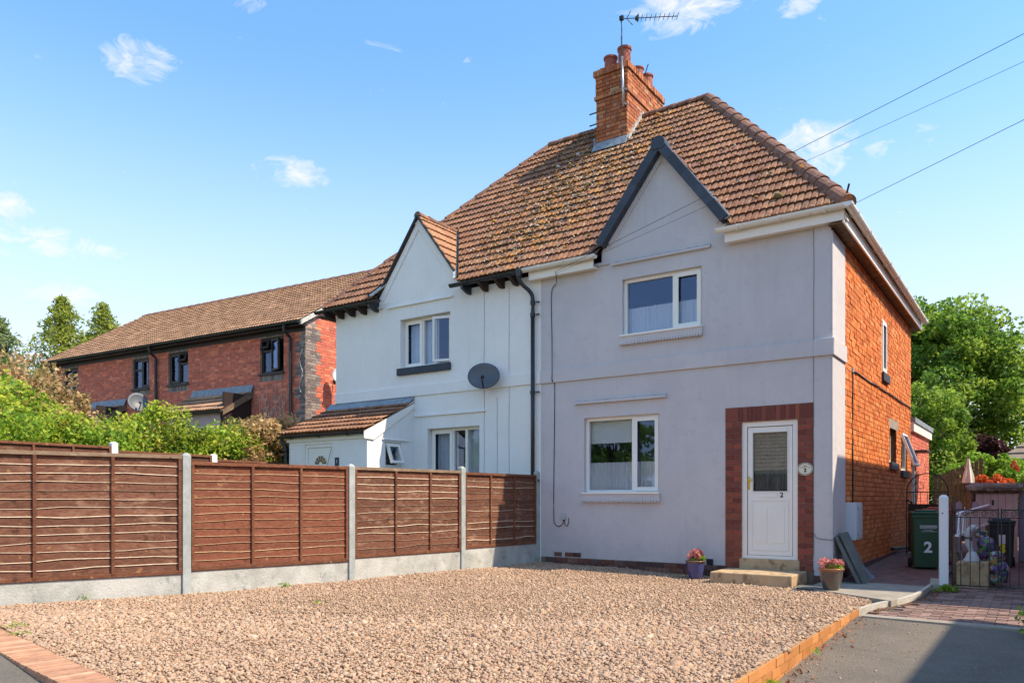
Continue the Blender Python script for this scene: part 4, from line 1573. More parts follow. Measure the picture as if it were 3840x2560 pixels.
# white gable: slim dark verge under the tiles, pale valley flashing
vb = MB()
gx, gz_, hw, fz = G1
for sgn in (1, -1):
    vb.bar((gx, YW - .065, gz_ + .01), (gx + sgn * (hw + .02), YW - .065, fz - .02), .03, .04, (0, 1, 0))
vb.build('verge_strip', 'black_plastic', house1)
kx = SL / (RZ - EZ)
for (g, sides, hs_) in ((G1, (1, -1), house1), (G2, (1, -1), house2)):
    for sgn in sides:
        a = Vector((g[0] + sgn * (g[2] + .02), roof_y(g[3]) - .10, g[3] + .00))
        b_ = Vector((g[0] + .015 * sgn, roof_y(g[1]), g[1] + .03))
        up_ = Vector((0, -.72, .70))
        MB().bar(a + up_ * (.02 if hs_ is house1 else -.01), b_ + up_ * (.02 if hs_ is house1 else -.03), .10, .03, up_).build('valley_flashing', 'lead' if hs_ is house2 else 'mortar_fillet', hs_)
        if hs_ is house1: MB().bar(a + up_ * .036 + Vector((sgn * .05, 0, 0)), b_ + up_ * .036 + Vector((sgn * .05, 0, 0)), .03, .03, up_).build('valley_joint', 'flat_black', hs_)

# hips and ridge
ridge_run((XRE + .02, EY - .01, EZ + .0), (RXR, RY, RZ), .135, 15, 'ridge_clay', roof2)
ridge_run((RXR, RY, RZ + .01), (-6.96, RY, RZ + .01), .10, 4, 'ridge_clay', roof2)
ridge_run((XLE, EY, EZ), (RXL, RY, RZ), .10, 15, 'ridge_clay', roof1)
ridge_run((RXL, RY, RZ + .01), (-7.66, RY, RZ + .01), .10, 4, 'ridge_clay', roof1)
MB().bar((XRE + .0, EY - .03, EZ + .06), (XRE + .05, EY - .07, EZ + .22), .025, .012).build('hip_iron', 'iron', roof2)
# moss cushions on the tiles
mp = []
for i in range(1700):
    t = NR.random() ** .8
    z = EZ + .1 + (RZ - EZ - .25) * t
    x = -7.7 + (z - 7.2) * .32 + NR.normal(0, .75 + .35 * t)
    if i % 3 == 0:
        x = NR.uniform(-12, -3)
    hipx = XRE + (RXR - XRE) * t
    if x > hipx - .2 or x < XLE + (RXL - XLE) * t + .2:
        continue
    bad = False
    for g in (G1, G2):
        if abs(x - g[0]) < .15 + g[2] * (1 - (z - g[3]) / (g[1] - g[3])) and z < g[1]:
            bad = True
    if bad or (-7.8 < x < -6.85 and z > 8.2):
        continue
    y = roof_y(z)
    mp.append((x, y - .045, z + .045))
mp = np.array(mp)
o = stones('moss', mp, np.exp(NR.normal(math.log(.018), .4, len(mp))), 'tile_brown', .3, roof2)
b = NB('moss_mat')
c = b.ramp(b.rnd(), [(.09, .07, .05), (.20, .15, .06), (.42, .17, .035), (.62, .36, .08), (.58, .52, .42), (.12, .09, .06), (.36, .22, .13)])
b.bsdf(c, .95)
MATS['moss'] = b.m
o.data.materials.clear()
o.data.materials.append(b.m)
o['kind'] = 'stuff'

# ---------- gutters and fascias
def half_gutter(parent, p, q, r, mat, name='gutter', brackets=0, ends=True):
    p, q = Vector(p), Vector(q)
    d = (q - p).normalized()
    sd_ = d.cross(Vector((0, 0, 1))).normalized()
    mb = MB()
    seg = 8
    V = []
    for c in (p, q):
        for rr in (r, r - .006):
            for j in range(seg):
                t = math.pi + math.pi * j / (seg - 1)
                V.append(tuple(c + sd_ * math.cos(t) * rr + Vector((0, 0, math.sin(t) * rr * 1.05))))
    k = seg
    F = []
    for j in range(k - 1):
        F.append((j, j + 1, 2 * k + j + 1, 2 * k + j))
        F.append((k + j + 1, k + j, 3 * k + j, 3 * k + j + 1))
    for e in (0, 2 * k):
        for j in range(k - 1):
            F.append((e + j, e + k + j, e + k + j + 1, e + j + 1))
    for e in (0, k - 1):
        F.append((e, 2 * k + e, 3 * k + e, k + e))
    mb.add(V, F)
    if ends:
        for c, off in ((p, 0), (q, 0)):
            V = [tuple(c + sd_ * math.cos(math.pi + math.pi * j / (seg - 1)) * (r + .004) + Vector((0, 0, math.sin(math.pi + math.pi * j / (seg - 1)) * (r + .004)))) for j in range(seg)]
            mb.prism(V, -d * .012, d * .012)
    g_ = mb.build(name, mat, parent, smooth=False)
    for i in range(brackets):
        c = p.lerp(q, (i + .5) / brackets)
        V = []
        for rr in (r + .001, r + .012):
            for j in range(seg):
                t = math.pi + math.pi * j / (seg - 1)
                V.append(c + sd_ * math.cos(t) * rr + Vector((0, 0, math.sin(t) * rr * 1.05)))
        bm_ = MB()
        for j in range(seg - 1):
            bm_.prism([V[j], V[j + 1], V[seg + j + 1], V[seg + j]], -d * .016, d * .016)
        bm_.build('bracket', mat, g_)
    return g_


GYF = 11.345
GZ = 5.20
for (a, b_, nb) in ((-4.06, -2.20, 3), (-7.62, -6.16, 2)):
    half_gutter(house2, (a, GYF, GZ), (b_, GYF, GZ), .062, 'gutter_white', brackets=nb)
    MB().box(a + .09, b_ - .07 if b_ < -3 else b_ - .07, 11.415, 11.44, 5.005, 5.165).build('fascia', 'pvc', house2, bevel=.003)
    MB().box(a + .09, b_ - .04, 11.44, YW + .01, 5.015, 5.03).build('soffit', 'pvc', house2)
half_gutter(house2, (-2.20, 11.28, 5.195), (-2.20, 19.75, 5.155), .062, 'gutter_white', brackets=9)
MB().box(-2.295, -2.27, 11.42, 19.80, 4.965, 5.15).build('fascia', 'pvc', house2, bevel=.003)
MB().box(XR - .02, -2.295, 11.44, 19.80, 4.975, 4.99).build('soffit', 'old_timber', house2)
MB().box(XR - .02, -2.275, 19.80, 19.825, 4.965, 5.2).build('fascia', 'old_timber', house2)
for (a, b_, nb) in ((-9.22, -7.66, 2), (-12.98, -11.12, 3)):
    half_gutter(house1, (a, GYF - .04, GZ - .03), (b_, GYF - .04, GZ - .03), .058, 'black_plastic', brackets=nb)
for x in (-8.95, -8.55, -8.18, -7.86, -12.70, -12.40, -12.06, -11.72, -11.38):
    big = x in (-8.95, -11.38)
    MB().prism([(x, YW + .02, 5.22), (x, 11.28, 5.14), (x, 11.28, 5.09 - (.03 if big else 0)), (x, YW - .10, 4.99), (x, YW + .02, 4.99)], (-.035 if not big else -.02, 0, 0), (.035 if not big else .03, 0, 0)).build('rafter_tail', 'dark_timber' if not big else 'black_plastic', house1)
MB().box(XLE + .05, XL, 11.2, 19.3, 5.0, 5.03).build('soffit', 'dark_timber', house1)
# black downpipe on the party line with swan neck
dp = MB()
dp.tube(curve_pts([(-7.66, 11.30, 5.16), (-7.66, 11.305, 5.03), (-7.62, 11.36, 4.93), (-7.53, 11.45, 4.82), (-7.49, 11.485, 4.70), (-7.49, 11.49, 4.4)], 5), .036, 10)
dp.tube([(-7.49, 11.49, 4.45), (-7.49, 11.49, .1)], .036, 10)
dpo = dp.build('downpipe', 'black_plastic', house1, smooth=True)
for z in (4.62, 4.40, 3.02, 1.45):
    MB().tube([(-7.49, 11.49, z - .035), (-7.49, 11.49, z + .035)], .046, 10).box(-7.42, -7.36, 11.48, 11.52, z - .012, z + .012).build('pipe_clip', 'black_plastic', dpo)
MB().lathe([(.03, -.12), (.05, -.1), (.062, .0), (.062, .05)], 12, (-7.66, 11.30, 5.16)).build('outlet', 'black_plastic', dpo)

# ---------- chimney
CX0, CX1, CY0, CY1 = -7.675, -6.965, 14.20, 15.98
ch = MB().box(CX0 + .01, CX1 - .01, CY0 + .01, CY1 - .01, 8.0, 9.99).build('chimney', 'mortar_old', house2)
fcf = Fr((CX0, CY0, 0), (1, 0, 0), (0, -1, 0))
fcr = Fr((CX1, CY0, 0), (0, 1, 0), (1, 0, 0))
fcl = Fr((CX0, CY1, 0), (0, -1, 0), (-1, 0, 0))
WX, WY = CX1 - CX0, CY1 - CY0
CB = [(8.46, 9.42, 0.0), (9.42, 9.50, .03), (9.50, 9.66, .012), (9.66, 9.90, .012), (9.90, 10.03, .045)]
MB().box(CX0 - .03, CX1 + .03, CY0 - .03, CY1 + .03, 9.425, 9.495).box(CX0 - .04, CX1 + .04, CY0 - .04, CY1 + .04, 9.905, 10.02).build('oversailing_course', 'mortar_old', ch)
for (z0, z1, pr) in CB:
    for (fr, W, nm) in ((fcf, WX, 0), (fcr, WY, 1)):
        if z0 == 9.90:
            cs = [(-pr + i * .078, -pr + i * .078 + .066, z0 + .004, z1 + R.uniform(-.012, .008)) for i in range(int((W + 2 * pr) / .078))]
        else:
            cs = brick_cells(-pr, W + pr, z0, z1, .08, [.225, .112] if nm == 0 else [.225], [], .013)
        lay_bricks(fr, cs, 'brick_old', ch, proud=pr + .004, depth=.03, cap=300, jit=.006)
for (x, y, r, h) in ((-7.46, 14.44, .135, .36), (-7.13, 14.42, .135, .44), (-7.10, 14.98, .125, .27), (-7.12, 15.50, .125, .36)):
    MB().lathe([(r * .96, -.12), (r * .96, h * .7), (r * .93, h * .86), (r * 1.10, h * .90), (r * 1.12, h), (r * .92, h), (r * .86, h * .6), (.0, h * .5)], 20, (x, y, 10.0)).build('chimney_pot', 'terracotta', ch, smooth=False)
MB().bar((-7.0, 15.15, 10.22), (-6.93, 15.15, 10.40), .015, .015).bar((-7.12, 15.15, 10.20), (-7.0, 15.15, 10.22), .015, .015).build('cowl_bracket', 'iron', ch)
for z in (9.24, 9.0):
    MB().bar((CX0 + .02, CY0 + .1, z), (CX0 - .17, CY0 + .02, z - .05), .02, .02).build('stay_bracket', 'iron', ch)
# lead apron and mortar fillet
MB().prism([(CX0 - .03, CY0 - .02, 8.52), (CX1 + .02, CY0 - .02, 8.52), (CX1 + .02, CY0 - .10, 8.33), (CX0 - .05, CY0 - .10, 8.33)], (0, -.012, 0), (0, .02, .01)).build('lead_apron', 'lead', ch)
mf = MB()
for i in range(12):
    y = CY0 + i * .058
    z = EZ + (y - EY) * RS
    mf.prism([(CX1, y, z + .03), (CX1, y + .058, z + .03 + .058 * RS), (CX1, y + .058, z + .13 + .058 * RS + R.uniform(0, .04)), (CX1, y, z + .09 + R.uniform(0, .03))], (.0, 0, 0), (.035 + R.uniform(0, .03), 0, 0))
mf.build('mortar_fillet', 'mortar_fillet', ch)
MB().box(CX0 - .025, CX0, CY0 - .06, CY0 + .02, 8.33, 8.62).build('lead_soaker', 'lead', ch)

# TV aerial on its mast
ae = thing('tv_aerial', 'television aerial on a pale mast clamped to the chimney corner', 'aerial', (-6.98, 14.12, 9.1))
MB().tube([(-7.0, 14.11, 9.08), (-7.03, 14.11, 10.10)], .022, 8).build('mast', 'steel', ae, smooth=True)
MB().tube([(-7.03, 14.11, 10.10), (-7.045, 14.11, 10.93)], .009, 6).build('upper_mast', 'iron', ae)
MB().bar((-7.0, 14.10, 9.14), (-6.95, 14.19, 9.14), .03, .05).bar((-7.01, 14.10, 9.44), (-6.95, 14.19, 9.44), .03, .05).build('clamp', 'iron', ae)
A0, A1 = Vector((-7.06, 14.11, 10.875)), Vector((-6.11, 14.765, 10.93))   # level boom pointing right
bm_ = MB().tube([A0, A1], .008, 6)
bm_.build('boom', 'iron', ae)
d = (A1 - A0).normalized()
pv_ = d.cross(Vector((0, 0, 1))).normalized()
for i in range(9):
    c = A0 + d * ((A1 - A0).length * (.37 + .63 * i / 8))
    MB().tube([c - pv_ * .11, c, c + pv_ * .11], .006, 5).build('director', 'iron', ae)
MB().prism([A0 + d * .29, A0 + d * .36 + Vector((0, 0, .07)), A0 + d * .36 - Vector((0, 0, .06))], pv_ * -.05, pv_ * .05).build('dipole_box', 'iron', ae)
MB().tube([A0 + d * .12, A0 + d * .20 + Vector((0, 0, .15))], .008, 5).tube([A0 + d * .12, A0 + d * .24 - Vector((0, 0, .14))], .008, 5).build('reflector', 'iron', ae)
MB().box(-7.08, -7.0, 14.08, 14.14, 10.84, 10.92).build('mast_clamp', 'iron', ae)
MB().tube(curve_pts([(-7.05, 14.10, 10.8), (-7.02, 14.09, 10.62), (-7.05, 14.10, 10.45), (-7.03, 14.09, 10.25), (-7.0, 14.08, 10.05), (-6.97, 14.08, 9.6), (-6.95, 14.10, 9.3)], 5), .005, 5).build('coax', 'cable', ae)

# satellite dish helper
def dish(loc, face, r, label, cat_mat='dish_grey', wall=None, name='satellite_dish', squash=1.0):
    t = thing(name, label, 'satellite dish', loc)
    f_ = Vector(face).normalized()
    sd_ = f_.cross(Vector((0, 0, 1))).normalized()
    u = sd_.cross(f_).normalized()
    L = Vector(loc)
    V, F = [], []
    n, m_ = 24, 5
    for s in (1, -1):
        for i in range(m_ + 1):
            rr = r * i / m_
            dep = -.22 * r * (1 - (i / m_) ** 2) - (.008 if s < 0 else 0)
            for j in range(n):
                a = 2 * math.pi * j / n
                V.append(tuple(L + sd_ * rr * math.cos(a) * squash + u * rr * math.sin(a) + f_ * dep))
    for s in range(2):
        b0 = s * (m_ + 1) * n
        for i in range(m_):
            for j in range(n):
                q = (b0 + i * n + j, b0 + i * n + (j + 1) % n, b0 + (i + 1) * n + (j + 1) % n, b0 + (i + 1) * n + j)
                F.append(q if s == 0 else q[::-1])
    b1 = (m_ + 1) * n
    for j in range(n):
        F.append((m_ * n + j, m_ * n + (j + 1) % n, b1 + m_ * n + (j + 1) % n, b1 + m_ * n + j))
    MB().add(V, F).build('reflector', cat_mat, t, smooth=True)
    foc = L + f_ * r * .75 - u * r * .42
    MB().tube([L - u * r * .9 - f_ * .02, foc - u * .02], .014, 6).build('arm', 'black_plastic', t)
    MB().tube([foc, foc + (L - foc).normalized() * .10], [.028, .034], 10).build('receiver', 'black_plastic', t)
    if wall is not None:
        W = Vector(wall)
        MB().tube([L - f_ * .2 * r - f_ * .02, L - f_ * .25 - u * .05, W], .016, 6).bar(W + Vector((0, 0, .08)), W - Vector((0, 0, .08)), .06, .02, (0, 1, 0)).build('bracket', 'black_plastic', t)
    return t


dish((-8.41, 11.26, 3.37), (.45, -.86, .20), .25, 'dark grey satellite dish on the white front wall beside the downpipe', wall=(-8.46, 11.55, 3.30), squash=1.2)

# ---------- lean-to porch of the white house
PX0, PX1, PY = -12.60, -10.388, 10.27
FPf = Fr((0, PY, 0), (1, 0, 0), (0, -1, 0))
FPs = Fr((PX1, 0, 0), (0, 1, 0), (1, 0, 0))
pw = MB()
PWIN = (10.74, 11.19, 1.28, 2.22)
PD = (-12.13, -11.30, -.05, 2.20)
wall_holes(pw, FPf, PX0, PX1, -.06, 2.42, [PD], .08)
wall_holes(pw, FPs, PY, YW, -.06, 2.42, [PWIN], .08)
pw.add([FPs.p(PY, 2.42), FPs.p(YW, 2.42), FPs.p(YW, 3.08)], [(0, 1, 2)])
pw.add([(PX0, PY, -.06), (PX0, YW, -.06), (PX0, YW, 3.08), (PX0, PY, 2.42)], [(3, 2, 1, 0)])
porch = pw.build('porch', 'render_white', house1)
MB().fbox(FPs, 10.66, 11.42, 2.255, 2.275, 0, .03).build('drip_moulding', 'render_white', porch)
PS = math.hypot(YW - PY + .12, .70)
pey = Vector((0, YW - PY + .12, .66)).normalized()
o_ = (PX0 - .20, PY - .12, 2.40)
rb = MB().add([(PX0 - .2, PY - .12, 2.385), (PX1 + .03, PY - .12, 2.385), (PX1 + .03, YW, 3.05), (PX0 - .2, YW, 3.05)], [(0, 1, 2, 3)])
prf = rb.build('porch_roof', 'roof_plain', house1)
tile_slope(o_, (1, 0, 0), pey, int((PX1 - PX0 + .24) / TW) + 1, int(1.42 / TG) + 1, lambda x, y: [(PX1 - PX0 + .24, 0, -1, 0), (0, 1.40, 0, -1)], 'tile_brown', prf, 70)
MB().prism([(PX0 - .2, YW - .16, 3.02), (PX1 + .02, YW - .16, 3.02), (PX1 + .02, YW - .003, 3.16), (PX0 - .2, YW - .003, 3.16)], (0, 0, 0), (0, -.004, .014)).build('lead_flashing', 'lead', prf)
MB().prism([(PX1, PY - .10, 2.25), (PX1, PY - .10, 2.38), (PX1, YW, 3.04), (PX1, YW, 2.94), (PX1, PY + .15, 2.235)], (.0, 0, 0), (.028, 0, 0)).build('bargeboard', 'pvc', prf)
MB().fbox(FPf, PX0 - .05, PX1 + .02, 2.26, 2.38, 0, .03).build('fascia', 'pvc', prf)
half_gutter(prf, (PX0 - .22, PY - .09, 2.385), (PX1 - .03, PY - .09, 2.385), .052, 'black_plastic', brackets=3)
MB().tube(curve_pts([(PX0 - .12, PY - .09, 2.36), (PX0 - .12, PY - .08, 2.25), (PX0 - .06, PY - .05, 2.12), (PX0 - .06, PY - .05, 1.8), (PX0 - .06, PY - .05, 0)], 4), .035, 8).build('downpipe', 'black_plastic', porch)
window(house1, FPs, *PWIN, [(0, 1, 0, .5, 'fixed'), (0, 1, .5, 1, 'top_hung')], rec=.03)
pdr = MB()
pdr.fbox(FPf, PD[0], PD[0] + .07, PD[2], PD[3], -.08, -.02).fbox(FPf, PD[1] - .07, PD[1], PD[2], PD[3], -.08, -.02).fbox(FPf, PD[0] + .07, PD[1] - .07, PD[3] - .07, PD[3], -.08, -.02)
pdo = pdr.build('porch_door', 'pvc', house1, bevel=.004)
MB().fbox(FPf, PD[0] + .075, PD[1] - .075, PD[2], PD[3] - .075, -.075, -.035).build('door_leaf', 'pvc', pdo, bevel=.003)
MB().fbox(FPf, PD[0] + .16, PD[1] - .16, .2, PD[3] - .17, -.035, -.028).build('door_moulding', 'pvc', pdo, bevel=.004)
fan = MB()
cx, cz = -11.69, 1.80
for i in range(6):
    t0, t1 = math.pi * i / 6 + .05, math.pi * (i + 1) / 6 - .05
    fan.add([FPf.p(cx + .05 * math.cos(t0), cz + .05 * math.sin(t0), -.024), FPf.p(cx + .17 * math.cos(t0), cz + .17 * math.sin(t0), -.024), FPf.p(cx + .17 * math.cos(t1), cz + .17 * math.sin(t1), -.024), FPf.p(cx + .05 * math.cos(t1), cz + .05 * math.sin(t1), -.024)], [(3, 2, 1, 0)], 0, i * .35 % 1)
fan.build('fanlight', 'stained_glass', pdo, rnd=True)
npl = MB().fbox(FPf, -11.25, -11.14, 1.76, 1.92, 0, .012).build('house_number', 'dark_slate', None)
tag(npl, 'small dark plate with number 1 beside the porch door', 'number plate')
text_mesh('numeral', '1', .09, FPf, -11.195, 1.84, .0135, 'white_paint', npl)
MB().tube([FPf.p(-11.50, 1.50, .06), FPf.p(-11.33, 2.12, .02)], .007, 5).build('rod', 'steel', None)
tag(bpy.data.objects['rod'], 'thin metal rod leaning against the porch door', 'rod')

# ---------- services on the grey wall
cb = thing('telephone_cable', 'black cable running down the grey wall to a small junction box', 'cable', (-7.1, 11.55, .8))
MB().tube(curve_pts([(-6.93, 11.36, 5.03), (-7.0, 11.5, 4.90), (-7.13, 11.545, 4.75), (-7.125, 11.55, 4.0), (-7.10, 11.515, 3.42), (-7.10, 11.515, 3.18), (-7.07, 11.55, 3.1), (-7.085, 11.55, 1.5), (-7.085, 11.55, .80), (-7.06, 11.55, .68), (-6.98, 11.55, .64), (-6.90, 11.55, .69), (-6.885, 11.55, .78)], 6), .0065, 6).build('drop_wire', 'cable', cb)
MB().tube(curve_pts([(-6.87, 11.55, .76), (-6.855, 11.55, .67), (-6.81, 11.55, .65), (-6.785, 11.55, .72), (-6.785, 11.55, .79)], 5), .006, 6).build('loop_wire', 'cable', cb)
MB().box(-6.925, -6.835, 11.525, 11.56, .76, .87).build('junction_box', 'dish_pale', cb, bevel=.004)
# thin cracks and joint lines of the render, as hairline wires of grey filler
for (x, zt, zb, hs_, yo) in ((-2.705, 5.0, .3, house2, .022), (-8.62, 5.0, 1.2, house1, .002), (-8.05, 5.0, 1.2, house1, .002), (-8.32, 3.0, 1.2, house1, .002)):
    p_ = [(x + R.uniform(-.006, .006), YW - yo - .001, zt + (zb - zt) * i / 9) for i in range(10)]
    MB().tube(p_, .0032, 4).build('wall_wire', 'dish_grey', hs_)
MB().tube(curve_pts([(-2.69, 11.535, .62), (-2.66, 11.53, .56), (-2.5, 11.53, .54), (-2.44, 11.53, .55), (-2.44, 11.7, .58), (-2.44, 12.0, .64)], 5), .004, 5).build('earth_wire', 'dish_grey', house2)

# meter box, side cable run and ledge
mbx = MB().box(-2.46, -2.30, 12.40, 12.86, .50, 1.065)
mo = mbx.build('meter_box', 'meter_box', None, bevel=.008)
tag(mo, 'pale grey plastic meter box fixed to the brick side wall', 'meter box')
MB().box(-2.30, -2.288, 12.43, 12.83, .53, 1.035).build('box_door', 'meter_box', mo, bevel=.004)
MB().box(-2.288, -2.284, 12.45, 12.47, .57, .61).box(-2.288, -2.284, 12.45, 12.47, .95, .99).build('latch', 'flat_black', mo)
sc_ = thing('side_cable', 'black cable run down and along the orange brick side wall', 'cable', (-2.45, 12.95, 1))
MB().tube(curve_pts([(-2.448, 12.93, 3.12), (-2.452, 12.94, 2.2), (-2.446, 12.93, 1.5), (-2.448, 12.93, 1.06)], 5), .012, 6).build('down_run', 'cable', sc_)
pp = [(-2.445, 12.93 + i * .36, 3.125 + .03 * i / 18 + R.uniform(-.012, .012)) for i in range(19)]
MB().tube(pp, .014, 6).build('level_run', 'black_plastic', sc_)
MB().box(-2.46, -2.43, 12.90, 12.95, 3.10, 3.17).build('joint_box', 'dish_pale', sc_)

# overhead wires
for k, (a, b_, lab) in enumerate([((-6.93, 11.32, 5.03), (-.16, 9.61, 5.988), 'upper overhead telephone wire crossing in front of the grey gable'),
                                  ((-6.90, 11.32, 5.00), (-.16, 9.61, 5.702), 'middle overhead telephone wire crossing in front of the grey gable'),
                                  ((-2.13, 11.28, 5.14), (-.16, 9.61, 5.067), 'lowest overhead wire leaving the gutter corner of the grey house')]):
    a, b_ = Vector(a), Vector(b_)
    e = a + (b_ - a) * (1.72 if k < 2 else 3.55)
    e = Vector((4.6, e.y + (4.6 - e.x) * (b_ - a).y / (b_ - a).x, e.z))
    pts_ = [a.lerp(e, t / 16) + Vector((0, 0, -.10 * math.sin(math.pi * t / 16) * (0 if k == 2 else .4))) for t in range(17)]
    w = MB().tube(pts_, .0034 if k != 1 else .0024, 5).build('overhead_wire', 'cable', None)
    tag(w, lab, 'wire', 'overhead wires')

# ---------- flat roofed extension behind the grey house
ex_ = thing('rear_extension', 'flat roofed brick extension with white fascia behind the grey house', 'extension', (-3.5, 21, 0))
FE = Fr((-2.47, 0, 0), (0, 1, 0), (1, 0, 0))
eb_ = MB()
ED = (19.72, 20.42, .0, 2.12)
wall_holes(eb_, FE, YB + .06, 22.85, -.1, 2.72, [ED], .12)
eb_.add([(-2.47, 22.85, -.1), (-6, 22.85, -.1), (-6, 22.85, 2.72), (-2.47, 22.85, 2.72)], [(0, 1, 2, 3)])
ew = eb_.build('wall', 'mortar_light', ex_)
lay_bricks(FE, brick_cells(YB + .1, 22.85, .1, 2.66, .08, [.225], [ED], .012), 'brick_terrace', ew, proud=.008, cap=0)
MB().box(-6, -2.40, YB + .05, 22.93, 2.66, 2.86).build('fascia', 'pvc', ex_)
MB().box(-6, -2.37, YB + .05, 22.97, 2.86, 2.97).build('roof_edge', 'lead', ex_)
dd = MB().fbox(FE, ED[0], ED[0] + .06, 0, ED[3], -.09, -.02).fbox(FE, ED[1] - .06, ED[1], 0, ED[3], -.09, -.02).fbox(FE, ED[0], ED[1], ED[3] - .06, ED[3], -.09, -.02).fbox(FE, ED[0] + .06, ED[1] - .06, 0, .95, -.08, -.05)
do_ = dd.build('back_door', 'pvc', ex_)
MB().fbox(FE, ED[0] + .06, ED[1] - .06, .95, ED[3] - .06, -.07, -.064).build('pane', 'glass_dark', do_)
MB().box(-2.46, -2.15, 19.55, 20.5, 2.20, 2.23).build('door_canopy', 'dark_slate', ex_)
# ------------------------------------------------------------------ front boundary fence: concrete posts, gravel boards, lap panels
POST_TOP = [1.70, 1.68, 1.665, 1.60, 1.635, 1.62]
PANEL_NAMES = [None, 'leftmost brown lap fence panel, weathered with knots, cut by the photo edge', 'broad reddish lap fence panel between the two nearest whole posts',
               'lap fence panel with a column of pale knots, second from the house', 'lap fence panel next to the grey house, partly in its shadow']
POST_LAB = [None, None, 'tall speckled concrete fence post between the two largest panels', 'concrete fence post in front of the white porch window', 'concrete fence post second from the grey house',
            'concrete fence post against the grey house wall']
GB_LAB = [None, 'whitish concrete gravel board under the leftmost fence panel', 'concrete gravel board under the broad reddish panel', 'stained concrete gravel board under the knotted panel', 'concrete gravel board half in shadow next to the house']


def fence_post(x, y, zt, lab, group, mat='post_concrete', w=.095, zb=-.2, cap=True, ang=0.0):
    mb = MB()
    h = w / 2
    t = .03 if cap else .0
    V = [(-h, -h, zb), (h, -h, zb), (h, h, zb), (-h, h, zb), (-h, -h, zt - t), (h, -h, zt - t), (h, h, zt - t), (-h, h, zt - t)]
    q = h * .45
    V += [(-q, -q, zt), (q, -q, zt), (q, q, zt), (-q, q, zt)]
    F = [(0, 1, 5, 4), (1, 2, 6, 5), (2, 3, 7, 6), (3, 0, 4, 7), (4, 5, 9, 8), (5, 6, 10, 9), (6, 7, 11, 10), (7, 4, 8, 11), (8, 9, 10, 11)]
    ca, sa = math.cos(ang), math.sin(ang)
    mb.add([(x + a * ca - b * sa, y + a * sa + b * ca, z) for a, b, z in V], F)
    ob = mb.build('fence_post', mat, None, bevel=.006)
    return tag(ob, lab, 'fence post', group)


def lap_panel(p, q, z0, z1, lab, group, mats, nb, battens, rail, name='lap_fence', seed=0):
    p, q = Vector((*p, 0)), Vector((*q, 0))
    d = (q - p).normalized()
    nrm = Vector((d.y, -d.x, 0))            # towards the gravel
    if nrm.x < 0:
        nrm = -nrm
    L = (q - p).length
    fr = Fr(p, d, nrm)
    t = thing(name, lab, 'fence', ((p + q) / 2 + Vector((0, 0, z0)))[:], group)
    rr = random.Random(seed)
    ztop, zbot = z1 - .035, z0 + .035
    hb = (ztop - zbot) / nb
    seg = 7
    for i in range(nb):
        a = ztop - i * hb
        b = a - hb
        ph1, ph2 = rr.uniform(0, 6), rr.uniform(0, 6)
        am = rr.uniform(.004, .011)
        tilt = rr.uniform(-.004, .004)
        low = []
        for k in range(seg + 1):
            u = L * k / seg
            s = k / seg
            w = am * math.sin(2.2 * s * math.pi + ph1) + am * .7 * math.sin(5.1 * s * math.pi + ph2) + tilt * (s - .5) * 2
            low.append((u, b - .012 + w))
        mb = MB()
        V = []
        th = (rr.uniform(.004, .0105) if mats[1] == 'wood_raw' else rr.uniform(.003, .007)) if rr.random() > .18 else .0015
        for (u, zl) in low:
            V += [fr.p(u, a + .02, .002), fr.p(u, zl + th, .0135), fr.p(u, zl, .0165), fr.p(u, zl + .004, .002)]
        for k in range(seg):
            o = k * 4
            mb.add([], [])
        F, mi = [], []
        for k in range(seg):
            o = k * 4
            F += [(o, o + 1, o + 5, o + 4), (o + 1, o + 2, o + 6, o + 5), (o + 2, o + 3, o + 7, o + 6)]
            mi += [0, 1, 0]
        mb.v = V
        mb.f = [f[::-1] for f in F]
        mb.m = mi
        mb.r = [0] * len(F)
        mb.build('board', mats, t)
    MB().fbox(fr, 0.0, L, z1 - .042, z1, -.018, .040).build('top_rail', rail, t, bevel=.003)
    MB().fbox(fr, 0.0, L, z0, z0 + .045, -.018, .036).build('bottom_rail', rail if rail != 'fence_rail_pale' else 'fence_rail', t, bevel=.003)
    for s in battens:
        u = L * s
        u = min(max(u, .018), L - .018)
        MB().fbox(fr, u - .017, u + .017, z0 + .02, z1 - .043, .003, .040).build('batten', 'fence_rail', t, bevel=.003)
    MB().fbox(fr, 0, L, z0 + .03, z1 - .03, -.008, -.003).build('backing', 'dark_timber', t)
    return t


def unit(a, b):
    v = Vector((b[0] - a[0], b[1] - a[1]))
    return v.normalized()


